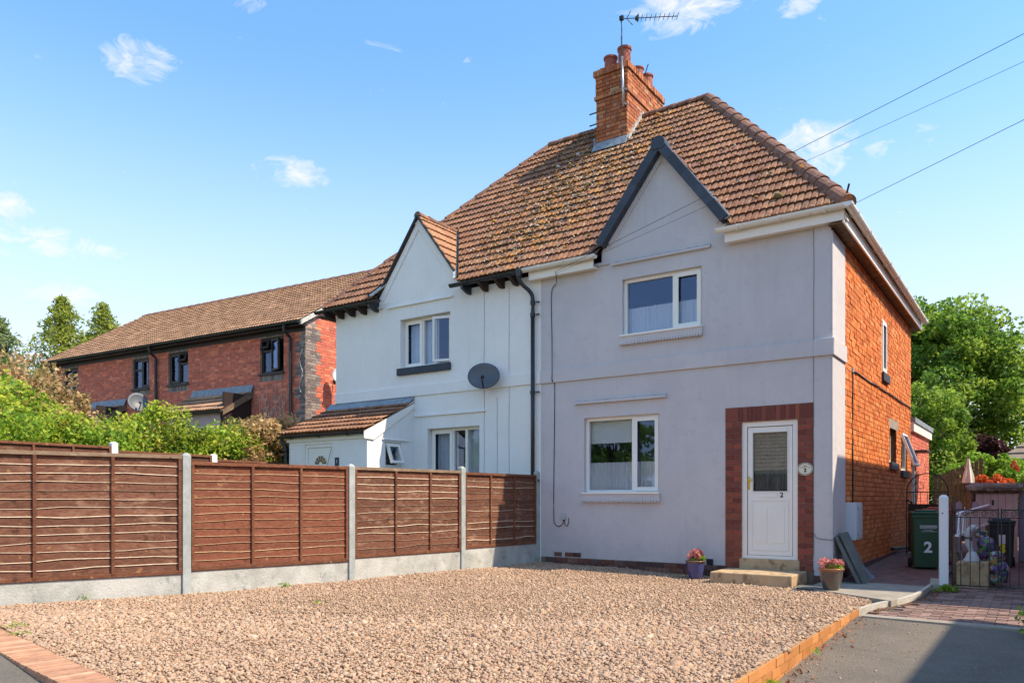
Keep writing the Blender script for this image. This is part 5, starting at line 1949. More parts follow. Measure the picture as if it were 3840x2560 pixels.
for i in range(1, 6):
    x, y = FENCE[i]
    a = FENCE[i - 1]
    b = FENCE[min(i + 1, 5)]
    e = unit(a, b)
    if i > 1:
        fence_post(x, y, POST_TOP[i], POST_LAB[i], 'concrete posts of the front fence', ang=math.atan2(e.y, e.x) - math.pi / 2)
    if i < 5:
        p, q = FENCE[i], FENCE[i + 1]
        e = unit(p, q)
        p2, q2 = (p[0] + e.x * .05, p[1] + e.y * .05), (q[0] - e.x * .05, q[1] - e.y * .05)
        zt = [None, 1.635, 1.565, 1.565, 1.545][i]
        zb = [None, .235, .262, .302, .330][i]
        # the panel boards
        lap_panel(p2, q2, zb, zt, PANEL_NAMES[i], 'lap panels of the front fence', ['fence_wood' if i != 2 else 'fence_wood_red', 'wood_raw' if i != 2 else 'wood_cut'],
                  [0, 14, 13, 12, 12][i], [[], [0.01, .30, .655, .99], [.01, .36, .67, .99], [.01, .36, .69, .99], [.01, .34, .67, .99]][i], 'fence_rail_pale' if i in (1, 3) else 'fence_rail', seed=40 + i)
        fr = Fr((*p2, 0), (e.x, e.y, 0), (e.y, -e.x, 0))
        gbd = MB().fbox(fr, 0, (Vector(q2) - Vector(p2)).length, -.12, zb - .004, -.025, .02)
        tag(gbd.build('gravel_board', 'concrete', None, bevel=.004), GB_LAB[i], 'gravel board', 'gravel boards of the front fence')

# second fence on the far side of the white house's garden
FF = [(-13.0, 3.05), (-13.0, 4.97), (-13.0, 6.89), (-13.0, 8.80), (-13.0, 10.70)]
FT = [2.12, 2.10, 2.09, 1.975, 1.95]
for i, (x, y) in enumerate(FF):
    fence_post(x, y, FT[i], ['white topped post at the far left end of the back fence', 'white topped post of the back fence, second from the left', 'larger white topped post of the back fence below the hedge', 'smaller white topped post of the back fence', 'post of the back fence beside the porch'][i],
               'posts of the back fence', 'white_paint', .11, -.2)
    if i < 4:
        zt = (FT[i] + FT[i + 1]) / 2 - .085
        lap_panel((x, y + .055), (x, FF[i + 1][1] - .055), .2, zt, ['far left panel of the back fence', 'dark lap panel of the back fence at the left photo edge', 'dark lap panel of the back fence between the two white posts', 'dark lap panel of the back fence nearest the porch'][i], 'panels of the back fence',
                  ['far_fence_wood', 'far_fence_wood'], 14, [.01, .33, .66, .99], 'fence_rail', seed=80 + i)

# ------------------------------------------------------------------ brick terrace beyond
TA = rad(3.9)
TC = Vector((-15.791, 13.399, 0))
td = Vector((-math.cos(TA), -math.sin(TA), 0))
tb = Vector((-math.sin(TA), math.cos(TA), 0))
FT_ = Fr(TC, td, -tb)
FTE = Fr(TC, tb, -td)
ter = thing('terraced_house', 'red brick terrace with grey brick quoins and brown windows behind the hedge', 'house', TC[:])
TL_, TD_, TE = 11.95, 7.0, 5.70
TW_ = [(.80, 1.70, 4.50, 5.46), (4.75, 5.66, 4.50, 5.44), (6.58, 7.42, 4.50, 5.42), (10.36, 11.19, 4.50, 5.44)]
tw = MB()
wall_holes(tw, FT_, 0, TL_, -.4, TE, TW_, .12)
wall_holes(tw, FTE, 0, TD_, -.4, TE, [], .12)
tw.add([FTE.p(0, TE), FTE.p(TD_, TE), FTE.p(TD_ / 2, 8.02)], [(0, 1, 2)])
tw.add([FT_.p(0, -.4, -TD_), FT_.p(TL_, -.4, -TD_), FT_.p(TL_, TE, -TD_), FT_.p(0, TE, -TD_)], [(3, 2, 1, 0)])
tw.add([FT_.p(TL_, -.4, 0), FT_.p(TL_, -.4, -TD_), FT_.p(TL_, TE, -TD_), FT_.p(TL_, TE, 0)], [(0, 1, 2, 3)])
tw.add([FT_.p(TL_, TE, 0), FT_.p(TL_, TE, -TD_), FT_.p(TL_, 8.02, -TD_ / 2)], [(0, 1, 2)])
two = tw.build('wall', 'mortar_light', ter)
MB().fbox(FT_, .3, TL_ - .3, 0, 5.6, -2.3, -2.2).fbox(FT_, .3, TL_ - .3, 3.6, 3.7, -6.5, -.2).fbox(FT_, .1, TL_ - .1, 5.46, 5.49, -6.9, -.1).build('interior_walls', 'interior', ter)
lints = [(a, b, d, d + .235) for (a, b, c, d) in TW_]
sills = [(a, b, c - .21, c) for (a, b, c, d) in TW_]
cells = brick_cells(0, TL_, 2.20, TE, .075, [.225, .1125], TW_ + lints + sills, .012)
quo, rest = [], []
for cc in cells:
    mid = (cc[0] + cc[1]) / 2
    band = int((cc[2] - 2.2) / .30) % 2
    (quo if mid < (.34 if band else .225) or mid > TL_ - .25 else rest).append(cc)
lay_bricks(FT_, rest, 'brick_terrace', two, proud=.008, cap=150)
lay_bricks(FT_, quo, 'brick_grey', two, proud=.009, cap=0)
cells = [c for c in brick_cells(0, 3.4, 2.0, 7.85, .075, [.225, .1125], [], .012) if c[3] < 5.66 + max(0, c[0]) * .655]
quo, rest = [], []
for cc in cells:
    mid = (cc[0] + cc[1]) / 2
    band = int((cc[2] - 2.0) / .30) % 2
    (quo if mid < (.55 if band else .36) else rest).append(cc)
lay_bricks(FTE, rest, 'brick_terrace', two, proud=.008, cap=130)
lay_bricks(FTE, quo, 'brick_grey', two, proud=.009, cap=0)
sold = []
for (a, b, c, d) in lints + sills:
    n = int((b - a) / .075)
    for i in range(n):
        sold.append((a + (b - a) * i / n + .006, a + (b - a) * (i + 1) / n - .006, c + .006, d - .006))
lay_bricks(FT_, sold, 'brick_grey', two, proud=.010, cap=0)
simple('brown_pvc', (.035, .022, .02), .5)
for k, w in enumerate(TW_):
    MB().fbox(FT_, w[0] - .04, w[1] + .04, w[2] - .05, w[2], 0, .06).build('sill', 'brown_pvc', ter)
    L = [[(0, .58, 0, 1, 'side_open'), (.58, 1, 0, .66, 'fixed'), (.58, 1, .66, 1, 'top_hung')], [(0, .46, 0, .66, 'fixed'), (0, .46, .66, 1, 'top_hung'), (.46, 1, 0, 1, 'sash')],
         [(0, .5, 0, 1, 'sash'), (.5, 1, 0, .66, 'fixed'), (.5, 1, .66, 1, 'fixed')], [(0, .5, 0, 1, 'sash'), (.5, 1, 0, 1, 'fixed')]][k]
    fw = window(ter, FT_, *w, L, mat='brown_pvc', rec=.05, bar=.06)
    curtain(fw, FT_, w[0] + .06, w[0] + .3, w[2] + .05, w[3] - .05, -.3, 'curtain', 3, .03)
tr0 = FT_.p(-.14, 5.70, .25)
tsl = Vector(FT_.p(0, 8.02, -TD_ / 2)) - Vector(FT_.p(0, 5.70, .25))
tr_ = MB().add([FT_.p(-.14, 5.69, .25), FT_.p(TL_ + .14, 5.69, .25), FT_.p(TL_ + .14, 8.01, -TD_ / 2), FT_.p(-.14, 8.01, -TD_ / 2)], [(3, 2, 1, 0)])
tr_.add([FT_.p(-.14, 5.69, -TD_ - .25), FT_.p(TL_ + .14, 5.69, -TD_ - .25), FT_.p(TL_ + .14, 8.01, -TD_ / 2), FT_.p(-.14, 8.01, -TD_ / 2)], [(0, 1, 2, 3)])
tro = tr_.build('roof', 'roof_plain', ter)
tile_slope(FT_.p(TL_ + .14, 5.70, .27), -td, tsl.normalized(), int((TL_ + .28) / TW), int(tsl.length / TG) + 1, lambda x, y: [(0, tsl.length, 0, -1)], 'far_tile', tro, 140)
ridge_run(FT_.p(-.14, 8.03, -TD_ / 2), FT_.p(TL_ + .14, 8.03, -TD_ / 2), .11, 30, 'ridge_clay', tro)
for (u, s) in ((1.9, .45), (3.2, .42), (9.2, .35)):
    c = Vector(tr0) + td * u + tsl * s
    MB().prism([c, c + td * -.25, c + td * -.25 + tsl.normalized() * .26, c + tsl.normalized() * .26], (0, 0, .02), (0, 0, .07)).build('vent_tile', 'tile_clean', tro)
half_gutter(ter, FT_.p(-.05, 5.70, .30), FT_.p(TL_ + .1, 5.70, .30), .06, 'black_plastic', brackets=11)
MB().fbox(FT_, 0, TL_, 5.50, 5.67, .0, .03).build('fascia', 'brown_pvc', ter)
MB().fbox(FT_, -.1, TL_ + .1, 5.60, 5.625, .03, .25).build('soffit', 'brown_pvc', ter)
MB().prism([FTE.p(-.28, 5.60), FTE.p(-.28, 5.71), FTE.p(TD_ / 2, 8.01), FTE.p(TD_ / 2, 7.86)], (-td * .08)[:], (-td * .14)[:]).build('bargeboard', 'mortar_fillet', ter)
for (u, m_) in ((.48, 'black_plastic'), (6.16, 'black_plastic'), (11.6, 'black_plastic')):
    MB().tube([FT_.p(u, 5.68, .30), FT_.p(u, 5.5, .28), FT_.p(u, 5.35, .08), FT_.p(u, 2.0, .06)], .042, 8).build('downpipe', m_, ter)
for (u0, u1) in ((2.0, 4.52), (7.75, 10.3)):
    o = FT_.p(u1, 3.46, 1.0)
    e2 = Vector(FT_.p(u1, 4.10, 0)) - Vector(o)
    pr = MB().add([FT_.p(u1, 3.45, 1.0), FT_.p(u0, 3.45, 1.0), FT_.p(u0, 4.09, 0), FT_.p(u1, 4.09, 0)], [(0, 1, 2, 3)]).build('porch_roof', 'roof_plain', ter)
    tile_slope(o, -td, e2.normalized(), int((u1 - u0) / TW), int(e2.length / TG), lambda x, y: [(0, 1.17, 0, -1)], 'far_tile', pr, 60 if u0 < 5 else 20)
    MB().prism([FT_.p(u0 - .05, 4.02, .10), FT_.p(u1, 4.02, .10), FT_.p(u1, 4.24, .012), FT_.p(u0 - .05, 4.24, .012)], (0, 0, 0), (-tb * .012)[:]).build('lead_flashing', 'lead', pr)
    MB().prism([FT_.p(u0, 3.32, 1.0), FT_.p(u0, 3.44, 1.0), FT_.p(u0, 4.08, 0), FT_.p(u0, 3.90, 0)], (td * .0)[:], (-td * .03)[:]).build('bargeboard', 'old_timber', pr)
    MB().fbox(FT_, u0 + .05, u0 + .12, 2.2, 3.95, .0, .9).build('porch_side', 'brown_pvc', pr)
    MB().fbox(FT_, u0 + .2, u1 - .1, 2.2, 3.40, .88, .92).build('porch_front', 'shed_pink', pr)
    half_gutter(pr, FT_.p(u0, 3.44, 1.05), FT_.p(u1, 3.44, 1.05), .05, 'black_plastic')
# dry climber on the brick
cl = MB()
rr = random.Random(5)
for k in range(26):
    u, z = rr.uniform(.55, 1.8), rr.uniform(2.6, 3.4)
    p_ = []
    du = rr.uniform(-.10, .06)
    for i in range(7):
        p_.append(FT_.p(u, z, .02 + .006 * (k % 3)))
        u += du + rr.uniform(-.07, .07)
        z += rr.uniform(.08, .20)
    cl.tube(p_, .005, 4)
p_ = [FT_.p(.14 + .06 * math.sin(i * 1.3), 3.9 + .14 * i, .025) for i in range(9)]
cl.tube(p_, .014, 5)
tag(cl.build('dry_climber', 'mortar_fillet', None), 'dry leafless climber stems on the terrace wall below its first window', 'climbing plant')
dish(FT_.p(6.0, 3.95, .75), (.93, -.22, .3), .29, 'grey satellite dish at the eaves of the terrace porch roof', 'dish_grey', wall=FT_.p(6.2, 3.8, 0))
dish(FT_.p(12.15, 4.25, .35), (.90, -.3, .3), .29, 'satellite dish at the far left end of the terrace', 'dish_pale', wall=FT_.p(11.8, 4.2, 0))
dish((-15.38, 14.28, 4.42), (.70, -.60, .35), .26, 'pale satellite dish on the sunlit end wall of the terrace', 'dish_pale', wall=(-15.80, 14.4, 4.3))

# ------------------------------------------------------------------ vegetation
def rot_any(n):
    q = NR.normal(0, 1, (n, 4))
    q /= np.linalg.norm(q, axis=1)[:, None]
    w, x, y, z = q.T
    return np.stack([np.stack([1 - 2 * (y * y + z * z), 2 * (x * y - z * w), 2 * (x * z + y * w)], -1),
                     np.stack([2 * (x * y + z * w), 1 - 2 * (x * x + z * z), 2 * (y * z - x * w)], -1),
                     np.stack([2 * (x * z - y * w), 2 * (y * z + x * w), 1 - 2 * (x * x + y * y)], -1)], 1)


LEAF = np.array([(0, 0, 0), (.30, .42, .10), (0, 1, -.05), (-.30, .42, .10)]) - np.array([0, .5, 0])


def leaves(name, P, size, mat, parent=None, tone=None, wide=1.0, flat=None):
    n = len(P)
    L = LEAF * np.array([wide, 1, 1])
    if flat is None:
        rm = rot_any(n)
    else:
        rm = rot_mats(n, flat)
    V = np.einsum('nij,kj->nki', rm, L) * np.asarray(size)[:, None, None] + P[:, None, :]
    F = np.arange(n * 4).reshape(n, 4)
    rv = NR.random(n) if tone is None else np.clip(tone + NR.normal(0, .17, n), 0, .999)
    return np_mesh(name, V.reshape(-1, 3), F, mat, parent, rv)


def clump_points(centers, radii, per, shell=.55):
    out = []
    for c, r in zip(centers, radii):
        d = NR.normal(0, 1, (per, 3))
        d /= np.linalg.norm(d, axis=1)[:, None]
        rr_ = (shell + (1 - shell) * NR.random(per) ** .6)[:, None]
        out.append(np.asarray(c) + d * rr_ * np.asarray(r))
    return np.concatenate(out)


def tree(name, label, base, trunk_r, crown_c, crown_r, ncl, per, lsize, mat, clr=.28, group=None, low=-.75, cat='tree', inner=.35):
    t = thing(name, label, cat, base, group)
    cc, cr = np.array(crown_c, float), np.array(crown_r, float)
    cen = []
    while len(cen) < ncl:
        d = NR.normal(0, 1, 3)
        d /= np.linalg.norm(d)
        if d[2] < low:
            continue
        rr_ = NR.uniform(inner, 1.0) ** .6 * (1 + .14 * math.sin(d[0] * 7 + d[1] * 5) * math.cos(d[2] * 6))
        cen.append(cc + d * rr_ * cr)
    cen = np.array(cen)
    rad_ = NR.uniform(.6, 1.25, (ncl, 1)) * clr * cr.mean() * np.array([1, 1, .8])
    P = clump_points(cen, rad_, per)
    ob = leaves('crown', P, NR.uniform(.65, 1.3, len(P)) * lsize, mat, t, np.repeat(NR.uniform(.08, .92, ncl), per))
    tk = MB()
    b = Vector(base)
    top = Vector(crown_c) - Vector((0, 0, crown_r[2] * .2))
    tk.tube([b, b.lerp(top, .4) + Vector((.08, .05, 0)), top], [trunk_r, trunk_r * .75, trunk_r * .4], 10)
    for i in range(0, ncl, max(1, ncl // 22)):
        c = Vector(cen[i])
        s = b.lerp(top, R.uniform(.45, .98))
        m_ = s.lerp(c, .5) + Vector((R.uniform(-.2, .2), R.uniform(-.2, .2), R.uniform(0, .3)))
        tk.tube([s, m_, c], [trunk_r * .3, trunk_r * .18, trunk_r * .06], 6)
    tk.build('trunk', 'bark', t, smooth=True)
    return t


# hedge of mixed shrubs between the back fence and the terrace
def hedge_mass(name, label, y0, y1, x0, x1, zf, ncl, per, lsize, mat, r=.34, cat='hedge', extra=None):
    t = thing(name, label, cat, ((x0 + x1) / 2, (y0 + y1) / 2, 0))
    cen = []
    for i in range(ncl):
        y = NR.uniform(y0, y1)
        top = zf(y)
        if NR.random() < .55:
            x, z = x1 - NR.uniform(0, .35), NR.uniform(1.1, top)
        else:
            x, z = NR.uniform(x0, x1), top - NR.uniform(0, .3) - .15 * abs(NR.normal())
        cen.append((x, y, z))
    P = clump_points(cen, NR.uniform(.5, 1.4, (ncl, 1)) * np.array([r, r, r * .8]), per, .35)
    tn = np.repeat(NR.uniform(.08, .92, ncl), per)
    k = int(len(P) * .05)
    P2 = P[:k] + np.array([0, 0, 1]) * NR.uniform(0, .28, (k, 1))
    P = np.concatenate([P, P2])
    leaves('foliage', P, NR.uniform(.45, 1.5, len(P)) * lsize, mat, t, np.concatenate([tn, tn[:k]]))
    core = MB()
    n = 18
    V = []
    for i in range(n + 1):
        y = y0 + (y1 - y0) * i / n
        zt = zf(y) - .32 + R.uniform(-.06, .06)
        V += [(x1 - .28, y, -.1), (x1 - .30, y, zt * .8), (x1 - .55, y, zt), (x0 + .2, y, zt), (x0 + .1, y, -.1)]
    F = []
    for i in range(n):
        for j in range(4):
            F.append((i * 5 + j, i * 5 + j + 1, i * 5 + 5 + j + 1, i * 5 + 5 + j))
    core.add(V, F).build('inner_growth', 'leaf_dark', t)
    return t


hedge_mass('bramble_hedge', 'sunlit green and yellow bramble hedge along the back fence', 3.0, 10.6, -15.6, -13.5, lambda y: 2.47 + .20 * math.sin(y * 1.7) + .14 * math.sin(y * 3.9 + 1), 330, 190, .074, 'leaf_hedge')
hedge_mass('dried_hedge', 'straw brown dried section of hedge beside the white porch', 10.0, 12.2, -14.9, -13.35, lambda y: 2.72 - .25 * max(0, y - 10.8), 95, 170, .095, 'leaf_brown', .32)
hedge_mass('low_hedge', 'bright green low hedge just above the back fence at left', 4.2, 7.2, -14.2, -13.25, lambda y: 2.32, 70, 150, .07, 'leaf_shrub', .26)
tree('climbing_shrub', 'tall bushy shrub with brownish tips at the left photo edge', (-17.6, 6.3, -.3), .10, (-17.6, 6.3, 2.1), (1.7, 1.6, 1.4), 70, 210, .11, 'leaf_hedge', .30, cat='shrub')
tree('flowering_shrub', 'straw tipped shrub rising behind the hedge at far left', (-20.5, 8.2, -.3), .10, (-20.0, 8.0, 2.9), (1.9, 1.8, 1.4), 60, 200, .12, 'leaf_brown', .30, cat='shrub')
tree('climbing_shrub', 'dark green shrub in the lower left corner of the hedge', (-15.2, 4.6, -.3), .08, (-15.2, 4.6, 2.5), (1.0, 1.0, 1.0), 40, 200, .09, 'leaf_dark', .32, cat='shrub')


def conifer(label, base, h, r, n, mat, lean=0.0):
    t = thing('conifer_tree', label, 'tree', base, 'conifers beyond the terrace')
    b = np.array(base)
    out = []
    for i in range(n):
        s = (i + NR.random()) / n
        a = NR.uniform(0, 2 * np.pi)
        L = r * (1 - s) ** .85 * NR.uniform(.55, 1.15) + .12
        m_ = int(30 + 190 * (1 - s))
        t_ = NR.random(m_) ** .75
        spread = .10 + .17 * L * (1 - t_ * .7)
        x = t_ * L
        z = h * (.05 + .95 * s) + .10 * L * np.sin(t_ * 2.2) - .42 * L * t_ ** 2 + NR.normal(0, 1, m_) * spread * .55
        q = np.stack([b[0] + lean * s + x * math.cos(a) + NR.normal(0, 1, m_) * spread, b[1] + x * math.sin(a) + NR.normal(0, 1, m_) * spread, b[2] + z], 1)
        out.append(q)
    P = np.concatenate(out)
    leaves('crown', P, NR.uniform(.6, 1.3, len(P)) * .26, mat, t, wide=.6)
    MB().tube([base, (base[0] + lean, base[1], base[2] + h * .96)], [r * .09, .03], 8).build('trunk', 'bark', t)


conifer('tall yellowish conifer rising behind the left end of the terrace', (-47.6, 22.2, -1), 14.0, 7.0, 300, 'leaf_conifer')
conifer('slightly shorter conifer beside the tallest one, nearer the terrace roof', (-45.6, 23.4, -1), 13.5, 5.6, 250, 'leaf_conifer', .4)
conifer('dark bluish conifer at the far left', (-44.4, 17.6, -1), 11.4, 6.2, 240, 'leaf_blue')
conifer('dark bluish conifer cut by the left photo edge', (-45.4, 15.2, -1), 11.0, 5.6, 200, 'leaf_blue')

# big tree behind the side passage
tree('leafy_tree', 'large broad green tree behind the houses on the right', (-2.6, 32.4, -.3), .26, (-3.0, 32.4, 5.05), (2.95, 2.7, 3.25), 260, 190, .17, 'leaf_tree', .20, low=-.9, inner=.45)
tree('leafy_tree', 'part of a green tree seen close behind the brick corner of the house', (-3.4, 28.2, -.3), .15, (-3.1, 28.2, 3.0), (1.25, 1.2, 2.0), 80, 170, .12, 'leaf_tree', .27, low=-.95, inner=.5)
tree('copper_tree', 'small dark copper leaved tree below the large green one', (-1.6, 29.0, -.3), .08, (-1.58, 29.0, 2.66), (.66, .6, .45), 30, 170, .12, 'leaf_red', .34)
tree('garden_shrub', 'bright yellow green shrub behind the shed', (-1.0, 25.2, -.2), .05, (-1.0, 25.2, 1.75), (.75, .7, .55), 36, 190, .10, 'leaf_shrub', .34, cat='shrub')
tree('garden_shrub', 'yellow green shrub beside the closed parasol', (-1.75, 26.0, -.2), .05, (-1.85, 26.0, 1.6), (.55, .6, .8), 30, 170, .10, 'leaf_shrub', .34, cat='shrub')
tree('flower_bed', 'orange red flowers above the shed roof', (-1.15, 22.3, -.2), .03, (-1.05, 22.3, 1.50), (.42, .35, .18), 22, 150, .07, 'petal_orange', .36, cat='flowers')
tree('rose_bush', 'green bush with red roses at the right photo edge', (-.42, 23.0, -.2), .04, (-.22, 23.0, 1.15), (.40, .5, .70), 30, 170, .09, 'leaf_shrub', .34, cat='shrub')
P = np.array([(-.58, 22.6, 2.02), (-.55, 22.6, 1.92), (-.62, 22.6, 1.95), (-.52, 22.6, 1.85)])
tag(leaves('rose_blooms', clump_points(P, [(.05, .05, .05)] * 4, 40, .2), NR.uniform(.6, 1.2, 160) * .05, 'petal_red'), 'red rose blooms at the right photo edge', 'flowers')
tree('leafy_tree', 'pale leaved bush left of the shed in the distance', (-2.5, 31.0, -.2), .06, (-2.6, 31.0, 1.9), (.9, .8, .9), 36, 160, .12, 'leaf_shrub', .33)

# weeds in the gravel and by the posts
def weed(label, x, y, z, r, h, n, mat='leaf_shrub', size=.03):
    P = np.stack([NR.normal(x, r * .5, n), NR.normal(y, r * .5, n), z + NR.random(n) ** 1.3 * h], 1)
    return tag(leaves('weed', P, NR.uniform(.6, 1.4, n) * size, mat), label, 'weed', 'weeds in the gravel')


weed('leafy green weed at the foot of the leftmost gravel board', -8.78, 4.31, .01, .11, .07, 90)
weed('small weed in the gravel near the second gravel board', -7.95, 6.4, .01, .08, .04, 40)
weed('two leaved seedling in the open gravel', -6.4, 5.6, .0, .06, .03, 14)
weed('mossy green tuft at the left photo edge beside the pavers', -7.45, 3.06, -.01, .16, .035, 150, size=.02)
weed('small moss tuft on the paver edge', -7.05, 2.95, -.01, .10, .02, 60, size=.018)
weed('dark leafed weed at the base of the white gate post', -1.04, 11.60, -.10, .14, .08, 90, size=.07)
weed('green leaves at the right photo edge beside the drive', .02, 8.6, -.15, .20, .26, 160, size=.07)
weed('small green weed at the foot of the brick kerb', -1.60, 5.6, -.22, .05, .05, 26, size=.03)
weed('tiny weed by the kerb further up the drive', -1.60, 6.9, -.2, .05, .04, 20, size=.025)
dl = []
for i in range(260):
    t = R.random()
    if i % 2:
        p = edp[int(t * (len(edp) - 1))]
        dl.append((p.x + .09 + abs(R.gauss(0, .05)), p.y + R.uniform(-.1, .1), dz_(0, p.y) + .012))
    else:
        y = R.uniform(5, 9)
        dl.append((-1.63 + abs(R.gauss(0, .07)), y, dz_(0, y) + .010))
tag(leaves('fallen_leaves', np.array(dl), NR.uniform(.5, 1.3, len(dl)) * .035, 'dry_leaf_mat', flat=.5), 'dry reddish leaves drifted along the edge of the drive', 'leaves', kind='stuff')
hb = MB().lathe([(0, .045), (.03, .042), (.052, .02), (.055, 0), (.04, -.03)], 12, (-9.0, 4.02, .02))
tag(hb.build('terracotta_lump', 'terracotta', None, smooth=True), 'rounded terracotta coloured stone at the foot of the leftmost gravel board', 'stone')
# ------------------------------------------------------------------ pots by the door
def flower_pot(loc, r, h, mat, label, bloom_h):
    t = thing('flower_pot', label, 'flower pot', loc)
    b = MB().lathe([(0, 0), (r * .58, 0), (r * .66, h * .08), (r * .86, h * .5), (r * .95, h * .86), (r * .97, h * .90), (r * 1.05, h * .92), (r * 1.06, h * .97), (r * 1.0, h), (r * .92, h * .985), (r * .88, h * .88), (0, h * .86)], 32)
    o = b.build('pot', mat, t, smooth=True)
    o.location = loc
    cen = [(loc[0] + NR.normal(0, r * .38), loc[1] + NR.normal(0, r * .38), loc[2] + h + NR.uniform(.01, bloom_h)) for i in range(16)]
    P = clump_points(cen, [(.05, .05, .045)] * 16, 26, .3)
    fo = leaves('flowers', P, NR.uniform(.6, 1.4, len(P)) * .040, 'petal_pink', t, wide=1.3)
    cen = [(loc[0] + NR.normal(0, r * .34), loc[1] + NR.normal(0, r * .34), loc[2] + h + NR.uniform(-.01, bloom_h * .7)) for i in range(12)]
    P = clump_points(cen, [(.05, .05, .04)] * 12, 22, .3)
    lo_ = leaves('leaves', P, NR.uniform(.6, 1.4, len(P)) * .045, 'leaf_shrub', t, wide=1.2)
    fo['kind'] = lo_['kind'] = 'stuff'


flower_pot((-4.30, 11.08, -.085), .145, .285, 'glaze_blue', 'blue glazed pot with pink flowers left of the doorstep', .13)
flower_pot((-2.285, 10.68, -.074), .155, .29, 'glaze_dark', 'brown and dark glazed pot with pink flowers at the house corner', .09)
mh = MB().lathe([(0, .012), (.20, .012), (.225, .004), (.24, 0)], 28, (-2.55, 10.86, -.072))
tag(mh.build('drain_cover', 'slab_grey', None), 'round dark drain cover beside the corner pot', 'drain cover')

# slabs leaning on the side wall
for (y0, L, h, xb, mat, lab, th) in ((11.62, .50, .70, -2.10, 'slab_grey', 'olive grey paving slab leaning below the meter box, nearest the corner', .04), (11.70, .46, .74, -2.05, 'slab_grey', 'front olive grey slab of the leaning pair', .04), (12.25, .34, .42, -2.06, 'slab_blue', 'small bluish slate slab leaning behind the two grey ones', .045)):
    xt = -2.43 + (.05 if y0 == 11.70 else 0)
    d = Vector((xt - xb, 0, h)).normalized()
    n = Vector((d.z, 0, -d.x))
    p0 = Vector((xb, y0, -.07))
    ob = MB().prism([p0, p0 + d * (h * 1.05), p0 + d * (h * 1.05) + Vector((0, L, 0)), p0 + Vector((0, L, 0))], (n * 0)[:], (n * -th)[:]).build('paving_slab', mat, None, bevel=.006)
    tag(ob, lab, 'slab', 'slabs leaning on the side wall')


# ------------------------------------------------------------------ bins
def wheelie(loc, w, d, h, mat, label, name='wheelie_bin', rotz=0.0):
    t = thing(name, label, 'bin', loc)
    x, y, z = loc

    def tp(v):
        c, s = math.cos(rotz), math.sin(rotz)
        return (x + v[0] * c - v[1] * s, y + v[0] * s + v[1] * c, z + v[2])

    def bld(mb, nm, mt, **k):
        mb.v = [tp(v) for v in mb.v]
        return mb.build(nm, mt, t, **k)
    b = MB()
    a, e = w / 2, d / 2
    hb = h * .87
    k = .84
    V = [(-a * k, -e * k, .03), (a * k, -e * k, .03), (a * k, e * .8, .03), (-a * k, e * .8, .03), (-a * .95, -e * .96, hb), (a * .95, -e * .96, hb), (a * .95, e, hb), (-a * .95, e, hb)]
    b.add(V, [(3, 2, 1, 0), (0, 1, 5, 4), (1, 2, 6, 5), (2, 3, 7, 6), (3, 0, 4, 7)])
    bld(b, 'body', mat, bevel=.02)
    rb = MB()
    for (sx) in (-1, 1):
        rb.add([(sx * a * k * .68, -e * k - .006, .05), (sx * a * k * .74, -e * k - .006, .05), (sx * a * .80, -e * .96 - .006, hb - .03), (sx * a * .72, -e * .96 - .006, hb - .03)], [(0, 1, 2, 3) if sx > 0 else (3, 2, 1, 0)])
    bld(rb, 'rib', 'bin_black' if mat == 'bin_black' else 'bin_green')
    bld(MB().box(-a * 1.0, a * 1.0, -e * 1.03, e * 1.02, hb - .045, hb + .01), 'collar', mat, bevel=.008)
    ld = MB().box(-a * 1.06, a * 1.06, -e * 1.10, e * 1.02, hb + .012, hb + .055)
    ld.box(-a * .7, a * .7, -e * .75, e * .7, hb + .055, hb + .085)
    bld(ld, 'lid', mat, bevel=.012)
    bld(MB().tube([(-a * .7, e * 1.12, hb + .02), (a * .7, e * 1.12, hb + .02)], .014, 8).box(-a * .72, -a * .62, e * .98, e * 1.14, hb - .0, hb + .035).box(a * .62, a * .72, e * .98, e * 1.14, hb, hb + .035), 'handle', mat)
    for sx in (-1, 1):
        bld(MB().tube([(sx * a * .86, e * .75, .085), (sx * a * .86 + sx * .045, e * .75, .085)], .085, 16), 'wheel', 'rubber')
    return t, Fr(tp((0, -e * .93, 0)), (math.cos(rotz), math.sin(rotz), 0), (math.sin(rotz), -math.cos(rotz), 0))


gb_, gfr = wheelie((-1.60, 14.32, -.03), .43, .50, 1.02, 'bin_green', 'dark green wheelie bin with a white number 2 beside the white post', rotz=.22)
text_mesh('bin_number', '2', .24, gfr, .015, .36, .035, 'white_paint', gb_, bold=.008)
pb_ = MB()
rr = random.Random(3)
for (z, hh, w) in ((.715, .012, .24), (.695, .010, .24), (.672, .008, .24), (.640, .006, .12), (.622, .006, .20)):
    u = .02 - w / 2
    while u < .02 + w / 2:
        L = rr.uniform(.008, .03)
        pb_.fbox(gfr, u, u + L, z - hh / 2, z + hh / 2, .015, .020)
        u += L + rr.uniform(.003, .008)
pb_.build('bin_print', 'white_paint', gb_)
wheelie((-1.50, 15.25, -.01), .43, .50, 1.04, 'terracotta', 'second wheelie bin with reddish lid behind the green one', rotz=.22)
bb_, bfr = wheelie((-.61, 16.15, -.085), .40, .46, .89, 'bin_black', 'black wheelie bin with yellow and white marks in front of the shed', rotz=.1)
MB().fbox(bfr, -.05, .05, .42, .58, .035, .045).build('white_strap', 'white_paint', bb_)
text_mesh('bin_number', '3', .22, bfr, .0, .33, .045, 'yellow_print', bb_, bold=.012)

